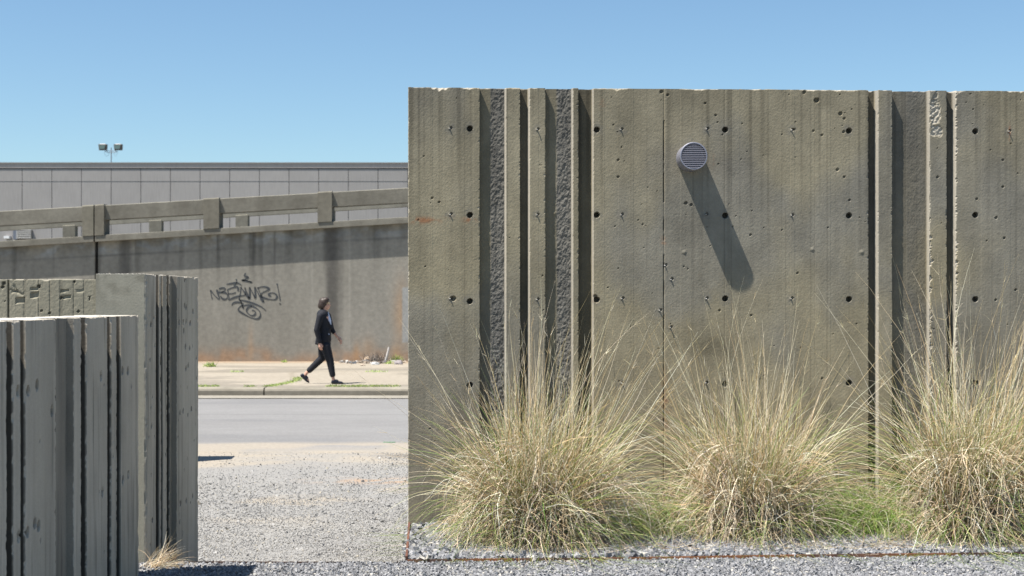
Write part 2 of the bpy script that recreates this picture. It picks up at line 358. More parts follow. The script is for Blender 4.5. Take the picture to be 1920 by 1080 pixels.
def mk_low(G_, us_, vs_, top, holes, npit, seed, endu=None):
    st = {}
    r_ = random.Random(seed); lst = list(holes)
    for _ in range(npit):
        u = r_.uniform(us_[0], us_[-1]); v = r_.uniform(.0, top)
        if all(not (a - .01 < u < b + .01) for a, b, *_ in G_): r = r_.choice([.007, .008, .009, .012]); lst.append((u, v, r, r))
    def dep(U, V):
        D = groove_depth(U, V, G_, 0.) + (fbm(U * 60, V * 50, 0 + seed % 3, 2) - .5) * .0016 + (fbm(U * 6, V * 4, 2, 3) - .5) * .004
        chip = np.clip((.005 + .03 * np.clip(fbm(U * 12, U * 0 + seed, 4, 4) - .5, 0, 1) - (top - V)) / .006, 0, 1)
        for i, (a, b, *_) in enumerate(G_):
            for e, k in ((a, 1), (b, 2)):
                w1 = .008 * np.clip(fbm(V * 40, V * 0 + i * 3.1 + k, k, 3) - .52, 0, 1) * 4
                sgn = (U <= a) if k == 1 else (U >= b)
                chip = np.maximum(chip, np.clip((w1 - np.abs(U - e)) / .004, 0, 1) * sgn)
        w1 = .004 + .02 * np.clip(fbm(V * 25, V * 0 + seed, 1, 3) - .5, 0, 1) * 3
        chip = np.maximum(chip, np.clip((w1 - np.minimum(U - us_[0], us_[-1] - U)) / .004, 0, 1))
        chip = chip * (groove_depth(U, V, G_, 0.) < .01); D = D + chip * .008; dug = pits(U, V, lst, D, us_, vs_); st['c'] = chip; st['d'] = dug
        return D
    def colf(U, V, D):
        n1 = fbm(U * 2.3, V * .9, 3, 4); n2 = fbm(U * 14, V * .5, 1, 3)
        c = mix([.47, .415, .33], [.56, .50, .41], n1) * (.74 + .36 * n2 + .22 * (fbm(U * 6, V * 5, 5, 3) - .4))[..., None]
        c = mix(c, DARK, np.clip(fbm(U * 30, V * 1.6, 2, 3) - .60, 0, 1) * 3 * .7)
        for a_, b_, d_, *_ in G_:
            inn = ((U > a_ + .0003) & (U < b_ - .0004))[..., None]; c = np.where(inn, c * (.16 if d_ > .05 else .6), c)  # shade inside the grooves put into the colour with the grime, deep ones darkest
        c = mix(c, PALE * .85, st['c'] * .5); c = np.where((st['d'] > .4)[..., None], c * .4, c); return c
    return dep, colf
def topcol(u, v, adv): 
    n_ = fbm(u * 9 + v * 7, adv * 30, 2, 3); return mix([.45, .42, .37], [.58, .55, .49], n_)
holesA = []
for px, py in ((53, 733), (34, 733), (230, 695), (240, 695), (52, 997), (153, 697), (153, 934), (231, 900), (241, 890), (70, 722), (190, 705), (98, 770), (192, 922), (66, 980), (73, 985), (35, 1005)):
    u = ap(px); z = A0[1] + u * dA[1]; holesA.append((u, EYE + (HY - py) / F * z, .024, .03))
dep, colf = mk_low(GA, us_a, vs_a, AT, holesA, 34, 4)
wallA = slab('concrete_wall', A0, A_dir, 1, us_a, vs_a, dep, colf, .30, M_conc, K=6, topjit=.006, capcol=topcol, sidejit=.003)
tag(wallA, 'lowest and nearest grey ribbed concrete wall at the left edge with bright top', 'wall')
# wall B: slab seen end-on, ribbed shaded face
B0 = np.array([-2.253, 8.77]); B1 = np.array([-588 / 263 * 1.0, F / 263]); B_dir = math.atan2(B1[1] - B0[1], B1[0] - B0[0]); bp_ = plane_px(B0, B_dir); BT = EYE + .172
BL = float(np.hypot(*(B1 - B0)))
gb = [(292.5, 298.7, .09, 0), (301.8, 305.4, .09, 0), (313, 319, .09, 0), (319, 332, .035, 0)]
GB = [(bp_(a), bp_(b), d, r, .006) for a, b, d, r in gb]
us_b = add_edges(np.append(np.arange(0, BL, .008), BL), [[a, a + .0007, a + .0018, b - dr, b - .0008, b] for a, b, d, r, dr in GB])
vs_b = np.concatenate([[-.8], np.arange(-.3, BT - .03, .010), np.linspace(BT - .026, BT, 6)])
holesB = []
for px, py in ((283, 608), (284, 798), (286, 975), (336, 604), (344, 603), (357, 605), (349, 602), (338, 774), (344, 770), (359, 767), (339, 944), (349, 938), (361, 930), (346, 572), (349, 576), (362, 583), (345, 620), (348, 650), (356, 652), (349, 690), (353, 685)):
    u = bp_(px); z = B0[1] + u * math.sin(B_dir); holesB.append((u, EYE + (HY - py) / F * z, .017, .02))
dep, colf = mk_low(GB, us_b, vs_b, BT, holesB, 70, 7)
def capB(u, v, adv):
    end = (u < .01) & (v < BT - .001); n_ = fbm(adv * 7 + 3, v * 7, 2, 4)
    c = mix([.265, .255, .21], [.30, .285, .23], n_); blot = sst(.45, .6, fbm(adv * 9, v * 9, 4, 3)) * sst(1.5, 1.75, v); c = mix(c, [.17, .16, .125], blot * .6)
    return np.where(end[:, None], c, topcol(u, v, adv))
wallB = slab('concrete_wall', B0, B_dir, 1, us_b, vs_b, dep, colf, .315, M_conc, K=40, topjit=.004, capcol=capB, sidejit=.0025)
tag(wallB, 'grey ribbed concrete wall with smooth end face, standing between the lowest wall and the gap', 'wall')
# wall C: olive board marked wall, top slightly lower, abutting B
C0 = np.array([-4.3, 8.80]); C_dir = math.atan(0.0); C_len = 4.3 - 2.565; CT = EYE + .1405
us_c = add_edges(np.append(np.arange(0, C_len, .007), C_len), [])
vs_c = np.concatenate([[-.5], np.arange(.9, CT - .03, .007), np.linspace(CT - .026, CT, 6)])
cst = {}
def cu(px): return (px - CX) / F * 8.8 - C0[0]
def c_dep(U, V):
    D = (fbm(U * 80, V * 70, 1, 2) - .5) * .002 + (fbm(U * 6, V * 4, 2, 3) - .5) * .004
    for px in (16, 46, 73, 94, 113, 138, 158): D += .0025 * np.exp(-((U - cu(px) - .002 * (vn(V * 8, V * 0, 2) - .5)) / .004) ** 2)
    D += np.where(U > cu(70), -.002, 0) + np.where(U > cu(113), .002, 0)
    D += .02 * np.exp(-((U - cu(15)) / .003) ** 2)
    for px, py, w, h, d in ((38, 563, 8, 5, .014), (65, 541, 7, 3, .010), (65, 553, 7, 5, .014), (122, 545, 7, 2.5, .009), (125, 557, 7, 3, .012), (150, 545, 7, 3, .004)):
        u = cu(px); v = EYE + (HY - py) / F * 8.8; w = w / 303; h = h / 303
        D += d * sst(1.15, .9, np.abs(U - u) / w) * sst(1.2, .9, np.abs(V - v - (U - u) * .08) / h)
    for x0, y0, x1, y1 in ((20, 543, 42, 552), (26, 535, 33, 548), (22, 548, 32, 545)):
        a = np.array([cu(x0), EYE + (HY - y0) / F * 8.8]); b = np.array([cu(x1), EYE + (HY - y1) / F * 8.8]); t = np.clip(((U - a[0]) * (b - a)[0] + (V - a[1]) * (b - a)[1]) / ((b - a) @ (b - a)), 0, 1)
        D += .008 * np.exp(-(np.hypot(U - a[0] - t * (b - a)[0], V - a[1] - t * (b - a)[1]) / .006) ** 2)
    chip = np.clip((.006 + .05 * np.clip(fbm(U * 12, U * 0 + 5, 4, 4) - .5, 0, 1) - (CT - V)) / .006, 0, 1)
    L_ = [(cu(px), EYE + (HY - py) / F * 8.8, r, r) for px, py, r in ((7, 531, .012), (5, 538, .012), (73, 537, .012), (78, 583, .009), (93, 587, .010), (115, 558, .010), (140, 528, .009), (147, 584, .009), (168, 557, .008), (168, 561, .007), (9, 565, .006), (49, 523, .010), (26, 524, .008))]
    D = D + chip * .008; cst['d'] = pits(U, V, L_, D, us_c, vs_c); cst['c'] = chip; return D
def c_col(U, V, D):
    c = mix([.25, .235, .18], [.31, .285, .215], fbm(U * 3, V * 2, 3, 4)) * (.78 + .3 * fbm(U * 14, V * .5, 1, 3))[..., None]
    for px in (46, 73, 94, 113, 116, 138, 158): c = c * (1 - .3 * np.exp(-((U - cu(px)) / .006) ** 2))[..., None]
    c = mix(c, PALE, cst['c'] * .7); return np.where((cst['d'] > .5)[..., None], c * .4, c)
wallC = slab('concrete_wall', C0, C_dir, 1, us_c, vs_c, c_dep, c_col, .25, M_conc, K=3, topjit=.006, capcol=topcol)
tag(wallC, 'olive board-marked low concrete wall with pressed-in marks behind the nearest wall at left', 'wall')
# wall D: stands behind, seen by its shadow in the gap
vs_d = np.linspace(-.4, 1.58, 60); us_d = np.linspace(0, 2.6, 120)
dep, colf = mk_low([], us_d, vs_d, 1.58, [], 10, 9)
dug_d = slab('concrete_wall', (-6.35, 15.05), 0.02, 1, us_d, vs_d, dep, colf, .25, M_conc, K=3, capcol=topcol)
tag(dug_d, 'low concrete wall whose pointed shadow falls on the lot left of the gap', 'wall')

# ------------------------------------------------------------------ ground
def lotz(y): return np.where(y < 10.8, -.36, np.where(y < 16.6, -.36 + .30 * sst(10.2, 16.8, y), -.06))
ys = np.concatenate([[-60, 0, 8], np.linspace(10, 18, 24), [25, 40, 100, 300, 900]]); xs = np.array([-600, -60, -10, 0, 10, 60, 600.])
Xg, Yg = np.meshgrid(xs, ys, indexing='ij'); Zg = lotz(Yg) - .03; idx = np.arange(Xg.size).reshape(Xg.shape)
q = np.stack([idx[:-1, :-1], idx[1:, :-1], idx[1:, 1:], idx[:-1, 1:]], -1).reshape(-1, 4)
g = mesh('ground', np.stack([Xg, Yg, Zg], -1).reshape(-1, 3), [q], M_ground, None, np.tile([.24, .23, .20], (Xg.size, 1))); tag(g, kind='structure')
def sheet(name, x0, x1, y0, y1, step, zf, colf, mat, skirt=0):
    xs = np.arange(x0, x1 + step, step); ys = np.arange(y0, y1 + step, step); X, Y = np.meshgrid(xs, ys, indexing='ij')
    idx = np.arange(X.size).reshape(X.shape); q = np.stack([idx[:-1, :-1], idx[1:, :-1], idx[1:, 1:], idx[:-1, 1:]], -1).reshape(-1, 4)
    o = mesh(name, np.stack([X, Y, zf(X, Y)], -1).reshape(-1, 3), [q], mat, None, colf(X, Y).reshape(-1, 3), smooth=True); return tag(o, kind='structure')
def lot_col(X, Y):
    g = mix([.245, .238, .23], [.295, .286, .268], fbm(X * .8, Y * 1.6, 1, 4)); sand = np.array([.38, .325, .25])
    t = sst(.50, .62, fbm(X * .5 + 3, Y * 1.1, 3, 4)) * sst(11.5, 13.5, Y); t = np.maximum(t, sst(.45, .62, fbm(X * .35, Y * 2.2, 5, 3)) * sst(14.6, 15.6, Y) * .45); g = mix(g, [.235, .232, .232], sst(15.2, 16.6, Y + 1.6 * (fbm(X * .5, Y * 1.2, 2, 3) - .5)) * .9)
    c = mix(g, sand, t * .65); rust = np.exp(-((X + 1.25) / .7) ** 2 - ((Y - 14.2) / .14) ** 2) * sst(.35, .55, fbm(X * 5, Y * 12, 2, 3)); c = mix(c, [.42, .26, .14], rust * .6)
    dk = np.exp(-((X + 1.23) / .22) ** 2 - ((Y - 15.75) / .12) ** 2); return mix(c, [.15, .13, .11], dk * .7)
sheet('gravel_lot', -9, 6, 8.7, 16.9, .04, lambda X, Y: lotz(Y) - .008 + .012 * (fbm(X * 3, Y * 3, 2, 3) - .5), lot_col, M_lot)
def road_col(X, Y):
    c = mix([.212, .207, .203], [.240, .236, .231], fbm(X * .3, Y * 1.4, 2, 4)); c = c * (1 + .14 * (fbm(X * 2.5, Y * 5, 4, 3) - .5))[..., None]; c = mix(c, [.165, .165, .168], sst(.60, .70, fbm(X * .25, Y * .8, 6, 3)) * .4); c = c * (1 - .16 * np.exp(-((Y - 20.9 - .2 * (vn(X * .2, Y * 0, 1) - .5)) / .07) ** 2))[..., None]
    e = sst(-.25, .25, Y - 16.9 - 1.3 * (fbm(X * .35, Y * .5, 3, 4) - .5)); lc = lot_col(X, Y)
    return mix(lc, c, e)
    c = mix(c, [.29, .26, .215], sst(17.7, 16.5, Y + 1.4 * (fbm(X * .45, Y * 1.6, 3, 3) - .5)) * .6); c = c * (1 + .16 * (fbm(X * 2.5, Y * 5, 4, 3) - .5))[..., None]; c = mix(c, [.165, .165, .168], sst(.62, .72, fbm(X * .25, Y * .8, 6, 3)) * .5); c = mix(c, [.34, .31, .27], sst(23.9, 24.6, Y) * .25); return c
sheet('road', -30, 25, 15.9, 24.34, .07, lambda X, Y: np.maximum(lotz(Y) + .006, -.2) + .008 * sst(16.4, 17.2, Y) - .10 * (Y < 15.93), road_col, M_road)
def gut_col(X, Y): return mix([.27, .25, .21], [.32, .295, .25], fbm(X * 2, Y * 3, 3, 3))
sheet('gutter', -30, 25, 24.30, 25.02, .06, lambda X, Y: X * 0 - .034, gut_col, M_far)
# kerb in lengths with rounded front
kg = 'kerb stones along the far side of the road'
kx = [-30, -24, -18, -12, -8.05, -4.36, -1.0, 2.4, 6, 12, 18, 25]
for i in range(len(kx) - 1):
    a, b = kx[i] + .012, kx[i + 1] - .012; pr = [(25.0, -.12), (25.0, .045), (25.02, .08), (25.07, .098), (25.30, .104), (25.30, -.12)]
    xs_ = np.linspace(a, b, 60); V = []
    for x in xs_:
        for y, z in pr: V.append((x, y + .004 * math.sin(x * 3), z + .006 * (vn(x * 2.1, y * 3, 3) - .5)))
    V = np.array(V); m = len(pr); P = [(k * m + j, k * m + j + 1, (k + 1) * m + j + 1, (k + 1) * m + j) for k in range(59) for j in range(m - 1)]
    c = mix([.20, .18, .145], [.33, .30, .245], fbm(V[:, 0] * 1.5, V[:, 2] * 30, 3, 3)); c = c * np.where(V[:, 2] < .06, .82, 1)[:, None]
    mb = MB(); mb.add(V, P + [tuple(range(m - 1, -1, -1)), tuple(59 * m + j for j in range(m))]); o = mb.build('kerb', M_far, None, c); o['kind'] = 'structure'
def walk_col(X, Y):
    c = mix([.30, .262, .21], [.37, .33, .27], fbm(X * .7, Y * 1.0, 1, 4)); c = mix(c, [.20, .18, .15], sst(.5, .62, fbm(X * .5, Y * .9, 6, 4)) * .6)
    j = np.exp(-((Y - 30.6 - .1 * vn(X * .5, Y * 0, 2)) / .07) ** 2); j = np.maximum(j, np.exp(-((X + 4.36 + (Y - 25.3) * .02 - .22 * np.sin((Y - 25.3) * .9)) / .04) ** 2)); j = np.maximum(j, np.exp(-((Y - 28.2) / .03) ** 2) * .5)
    c = mix(c, [.22, .19, .14], j * .7); return mix(c, [.36, .27, .19], sst(34.4, 35.6, Y + .5 * (fbm(X, Y, 2, 3) - .5)) * .8)
sheet('sidewalk', -30, 25, 25.28, 36.2, .08, lambda X, Y: X * 0 + .102 + .006 * (fbm(X * .5, Y * .5, 2, 2) - .5), walk_col, M_far)
# raised gravel terrace at the camera's side, with the planting bed before the big wall
EF = lambda x: 8.78 + np.maximum(x + .658, 0) * .0665      # line of the steel edging
def bedz(X, Y):
    return .006 + .012 * (fbm(X * 2.2, Y * 2.2, 3, 3) - .5) + .015 * ((X > -.7) & (Y > EF(X)) & (Y < 10.2))
outline = [(-12, -6), (14, -6), (14, 12.5), (-.5, 12.5), (-.745 + .02, 10.17), (-.662, 8.79), (-2.262, 8.79), (-12, 8.79)]
def bed_top(name, x0, x1, y0f, y1f, nx, ny):
    s = np.linspace(0, 1, nx)[:, None]; t = np.linspace(0, 1, ny)[None, :]
    X = x0(t) * (1 - s) + x1(t) * s if callable(x0) else x0 * (1 - s) + x1 * s + 0 * t; Y = y0f(X) * (1 - t) + y1f(X) * t; Z = bedz(X, Y) - .004
    Z[:, -1] -= 0; idx = np.arange(X.size).reshape(X.shape); q = np.stack([idx[:-1, :-1], idx[1:, :-1], idx[1:, 1:], idx[:-1, 1:]], -1).reshape(-1, 4)
    # skirt on the far edge, down to below the lot
    V = np.stack([X, Y, Z], -1).reshape(-1, 3); far = idx[:, -1]; lo = V[far].copy(); lo[:, 2] = -.6; k = len(V) + np.arange(len(far))
    sk = np.stack([far[:-1], far[1:], k[1:], k[:-1]], -1); V = np.concatenate([V, lo]); left = idx[0]; lo = V[left].copy(); lo[:, 2] = -.6; k2 = len(V) + np.arange(len(left)); sk2 = np.stack([left[:-1], left[1:], k2[1:], k2[:-1]], -1); V = np.concatenate([V, lo])
    c = mix([.17, .17, .175], [.22, .22, .225], fbm(V[:, 0] * 3, V[:, 1] * 3, 2, 3)); return tag(mesh(name, V, [q, sk, sk2], M_ground, None, c, smooth=False), kind='structure')
bed_top('gravel_terrace', -12., 14., lambda X: X * 0 - 6, lambda X: np.where(X < -.658, 8.78, EF(X)), 400, 160)
bed_top('gravel_bed', lambda t: -.662 - .083 * np.clip(t * 2.1, 0, 1), lambda t: 14 + 0 * t, lambda X: EF(X) + .001, lambda X: X * 0 + 12.5, 300, 60)

# stones
def stones(name, XY, size, zf, colr, label=None, cat=None, flat=.6, parent=None, lift=.25, dark=.06):
    n = len(XY); cube = np.array([(x, y, z) for z in (-1, 1) for y in (-1, 1) for x in (-1, 1)], float) * .5
    V = cube[None] * (1 + RNG.uniform(-.45, .45, (n, 8, 3))); V[:, :, 2] *= flat; V[:, :, 0] *= RNG.uniform(.7, 1.5, (n, 1))
    V[:, 4:, :2] *= RNG.uniform(.35, .9, (n, 1, 1))
    q = RNG.normal(size=(n, 4)); q[:, 0] += 1.6; q /= np.linalg.norm(q, axis=1, keepdims=True); w, x, y, z = q.T
    a = RNG.uniform(0, 6.28, n); ca, sa = np.cos(a), np.sin(a)
    R = np.stack([1 - 2 * (y * y + z * z), 2 * (x * y - w * z), 2 * (x * z + w * y), 2 * (x * y + w * z), 1 - 2 * (x * x + z * z), 2 * (y * z - w * x), 2 * (x * z - w * y), 2 * (y * z + w * x), 1 - 2 * (x * x + y * y)], -1).reshape(n, 3, 3)
    V[:, :, 0], V[:, :, 1] = V[:, :, 0] * ca[:, None] - V[:, :, 1] * sa[:, None], V[:, :, 0] * sa[:, None] + V[:, :, 1] * ca[:, None]
    V = np.einsum('nij,nkj->nki', R, V) * size[:, None, None]
    V[:, :, 0] += XY[:, 0, None]; V[:, :, 1] += XY[:, 1, None]; V[:, :, 2] += (zf(XY[:, 0], XY[:, 1]) + size * lift * RNG.uniform(.0, 1, n))[:, None]
    f = np.array([(0, 2, 3, 1), (4, 5, 7, 6), (0, 1, 5, 4), (1, 3, 7, 5), (3, 2, 6, 7), (2, 0, 4, 6)])
    P = (f[None] + (np.arange(n) * 8)[:, None, None]).reshape(-1, 4); P = np.concatenate([P[:, [0, 1, 2]], P[:, [0, 2, 3]]])
    t = RNG.random(n) ** 1.2; c = mix(colr[0], colr[1], t); sp = RNG.random(n); c = np.where((sp < dark)[:, None], np.array([.12, .13, .15]), c); c = np.where((sp > .93)[:, None], np.array(colr[2]), c)
    o = mesh(name, V.reshape(-1, 3), [P], M_stone, parent, np.repeat(c, 8, 0))
    return o
def scatter(n, x0, x1, y0, y1, keep): 
    P = np.stack([RNG.uniform(x0, x1, n), RNG.uniform(y0, y1, n)], -1); return P[keep(P[:, 0], P[:, 1])]
inbed = lambda x, y: (x > -.668 - (y - 8.78) * .06) & (y > EF(x) + .012) & (y < W0[1] - .0 + (x + .745) * .0425)
GC = ([.16, .163, .172], [.34, .34, .35], [.44, .42, .38])
XY = scatter(30000, -.75, 4.3, 8.75, 10.4, inbed); o = stones('bed_gravel', XY, RNG.uniform(.014, .036, len(XY)), bedz, GC, flat=.55); tag(o, kind='stuff')
XY = scatter(42000, -3.2, 4.2, 7.95, 9.2, lambda x, y: (y < EF(x) - .01)); o = stones('terrace_gravel', XY, RNG.uniform(.008, .019, len(XY)), bedz, GC); tag(o, kind='stuff')
lotk = lambda x, y: (x < -.7 - (y - 8.78) * .06) & (x > -2.6 - (y - 9) * .2) & (RNG.random(len(x)) < np.clip(1.0 - (y - 10.6) * .19 + .7 * (fbm(x * .9, y * 1.5, 4, 2) - .5), .05, 1))
XY = scatter(110000, -4.2, -.6, 9.9, 16.4, lotk); o = stones('lot_gravel', XY, RNG.uniform(.005, .010, len(XY)) * np.where(RNG.random(len(XY)) < .03, 2.4, 1), lambda x, y: lotz(y) - .004, ([.30, .293, .284], [.395, .386, .37], [.42, .38, .31]), flat=.34, lift=.06, dark=.012); tag(o, kind='stuff')

# a few single stones
def rock(px, py, zg, size, col, label, flat=.7, seed=0, cat='rock', up=0):
    z = F * (EYE - zg) / (py - HY); x = (px - CX) / F * z; r = np.random.default_rng(seed); n1, n2 = 14, 9; V = []; 
    off = r.normal(size=(5, 3)); off /= np.linalg.norm(off, axis=1, keepdims=True)
    for i in range(n2 + 1):
        th = math.pi * i / n2
        for k in range(n1):
            ph = 2 * math.pi * k / n1; d = np.array([math.sin(th) * math.cos(ph), math.sin(th) * math.sin(ph), math.cos(th)])
            rr_ = min(1, *[(.72 + .1 * j) / max(d @ off[j], .01) for j in range(5)]); V.append(d * rr_ * np.array(size) / 2 * (1 + .06 * r.normal()))
    P = [(i * n1 + k, (i + 1) * n1 + k, (i + 1) * n1 + (k + 1) % n1, i * n1 + (k + 1) % n1) for i in range(n2) for k in range(n1)]
    V = np.array(V); mb = MB(); mb.add(V, P); c = mix(np.array(col) * .8, np.array(col) * 1.15, fbm(V[:, 0] * 30 + seed, V[:, 2] * 30, 2, 3)); o = mb.build('rock', M_stone, None, c)
    o.location = (x, z, zg + size[2] * .18 + up); o.rotation_euler.z = seed; return tag(o, label, cat)
rock(1692, 984, .01, (.30, .16, .12), (.34, .34, .35), 'large flat grey rock in the bed left of the rightmost grass clump', seed=2)
rock(1290, 1053, .0, (.055, .04, .035), (.10, .105, .12), 'small dark stone lying against the rusty edging below the middle grass', seed=3)
rock(577, 931, -.27, (.075, .06, .09), (.16, .17, .19), 'dark pointed stone standing alone on the gravel lot', seed=5)
rock(530, 928, -.27, (.05, .04, .03), (.15, .16, .17), 'small dark stone left of the pointed stone on the lot', seed=6)
rock(632, 929, -.27, (.075, .05, .03), (.15, .16, .17), 'flat dark stone right of the pointed stone on the lot', seed=7)
rock(731, 899, -.20, (.06, .05, .04), (.13, .14, .15), 'small dark stone on the lot near the tall wall', seed=8)

# ------------------------------------------------------------------ steel edging
def edging(pts, name_label, colf, h=.11, w=.006, top=.022):
    pts = np.array(pts, float); seg = np.linalg.norm(np.diff(pts, axis=0), axis=1); s = np.concatenate([[0], np.cumsum(seg)]); n = max(4, int(s[-1] / .04)); t = np.linspace(0, s[-1], n)
    x = np.interp(t, s, pts[:, 0]); y = np.interp(t, s, pts[:, 1]) + .004 * (fbm(t * 1.5, t * 0, 3, 2) - .5); tp = top + .008 * (fbm(t * .8, t * 0 + 2, 1, 2) - .5)
    dx = np.gradient(x); dy = np.gradient(y); l = np.hypot(dx, dy); nx, ny = -dy / l * w / 2, dx / l * w / 2
    V = np.stack([np.stack([x - nx, y - ny, tp - h], -1), np.stack([x - nx, y - ny, tp], -1), np.stack([x + nx, y + ny, tp], -1), np.stack([x + nx, y + ny, tp - h], -1)], 1)
    P = [(k * 4 + j, k * 4 + (j + 1) % 4, (k + 1) * 4 + (j + 1) % 4, (k + 1) * 4 + j) for k in range(n - 1) for j in range(4)] + [(0, 1, 2, 3), ((n - 1) * 4 + 3, (n - 1) * 4 + 2, (n - 1) * 4 + 1, (n - 1) * 4)]
    mb = MB(); mb.add(V.reshape(-1, 3), P); c = np.repeat(colf(t), 4, 0); o = mb.build('steel_edging', M_steel, None, c); return tag(o, name_label, 'edging', 'steel strips edging the gravel')
edging([(-2.25, 8.785), (-.660, 8.780)], 'dark straight steel edging strip crossing the gap between the walls', lambda t: mix([.045, .033, .03], [.12, .06, .04], sst(.5, .65, fbm(t * 4, t * 0, 2, 3)) * .5), top=.014)
edging([(-.652, 8.786), (-.70, 9.6), (-.735, 10.165)], 'brown steel edging strip leading back to the corner of the tall wall', lambda t: mix([.09, .045, .035], [.20, .085, .05], fbm(t * 5, t * 0, 2, 3)), w=.014, top=.046)
edging([(-.645, 8.780)] + [(x, float(EF(np.array(x)))) for x in np.linspace(-.3, 6, 30)], 'rusty orange steel edging strip in front of the grasses', lambda t: mix([.13, .08, .06], [.30, .13, .06], sst(.35, .6, fbm(t * 2.2, t * 0 + 3, 2, 4))), top=.026)

# ------------------------------------------------------------------ grasses
STRAW = np.array([[.84, .72, .47], [.92, .82, .60], [.74, .58, .33], [.96, .88, .68], [.60, .45, .22]])
PALEG = np.array([[.92, .80, .60], [.84, .70, .49], [.96, .88, .72], [.58, .43, .26], [.74, .58, .37]])
GREEN = np.array([[.27, .37, .08], [.35, .43, .13], [.20, .32, .06], [.45, .47, .18], [.30, .39, .15]])
def blades(n, start, direc, length, grav, wig, rad, cols, nseg=9, rng=None, wallclamp=True, curl=0, floor=.012, base=0.):
    r = rng; p = start.copy(); d = direc / np.linalg.norm(direc, axis=1, keepdims=True); st = length / nseg; pts = [p.copy()]
    bend = r.normal(size=(n, 3)) * curl[:, None] if hasattr(curl, '__len__') else r.normal(size=(n, 3)) * curl
    for i in range(nseg):
        d = d + bend * st[:, None] + r.normal(size=(n, 3)) * wig * st[:, None]; d[:, 2] -= grav * st * (1 + i * .35); d /= np.linalg.norm(d, axis=1, keepdims=True)
        p = p + d * st[:, None]
        low = p[:, 2] < floor; p[low, 2] = floor + r.random(low.sum()) * .02; d[low, 2] = np.abs(d[low, 2]) * .1
        if wallclamp:
            yw = W0[1] + (p[:, 0] - W0[0]) * .0425 - .012; over = (p[:, 1] > yw) & (p[:, 0] > W0[0] - .02); p[over, 1] = yw[over]
        pts.append(p.copy())
    Pt = np.stack(pts, 1); m = nseg + 1                         # n,m,3
    T = np.gradient(Pt, axis=1); T /= np.linalg.norm(T, axis=2, keepdims=True) + 1e-9
    ref = r.normal(size=(n, 1, 3)); A = np.cross(T, ref); A /= np.linalg.norm(A, axis=2, keepdims=True) + 1e-9; B = np.cross(T, A)
    tt = np.linspace(0, 1, m); prof = np.clip(1.0 - tt ** 2.2 * .85, .12, 1)
    R = rad[:, None, None] * prof[None, :, None]
    V = np.stack([Pt + A * R, Pt + (-.5 * A + .6 * B) * R, Pt + (-.5 * A - .6 * B) * R], 2)   # n,m,3,3
    V = V.reshape(-1, 3); tan = base; base = (np.arange(n) * m * 3)[:, None, None] + (np.arange(m - 1) * 3)[None, :, None]
    P = np.concatenate([np.stack([base + k, base + (k + 1) % 3, base + 3 + (k + 1) % 3, base + 3 + k], -1).reshape(-1, 4) for k in range(3)])
    C = np.repeat(cols, m * 3, 0)
    if tan: w = np.tile(np.repeat(np.clip(1 - tt / .62, 0, 1), 3), n)[:, None] * tan; C = C * (1 - w) + C * np.array([.70, .50, .30]) * w
    return V, P, C
def join(parts):
    V = []; P = []; C = []; o = 0
    for v, p, c in parts: V.append(v); P.append(p + o); C.append(c); o += len(v)
    return np.concatenate(V), np.concatenate(P), np.concatenate(C)
def pick(r, pal, n, jit=.15): return pal[r.integers(0, len(pal), n)] * (1 + r.normal(size=(n, 1)) * jit) * (1 + r.normal(size=(n, 3)) * .03)
def dirs(r, n, lean0, lean1, az=None, power=1.):
    th = np.radians(lean0 + (lean1 - lean0) * r.random(n) ** power); a = r.uniform(0, 2 * np.pi, n) if az is None else az
    return np.stack([np.sin(th) * np.cos(a), np.sin(th) * np.sin(a), np.cos(th)], -1)
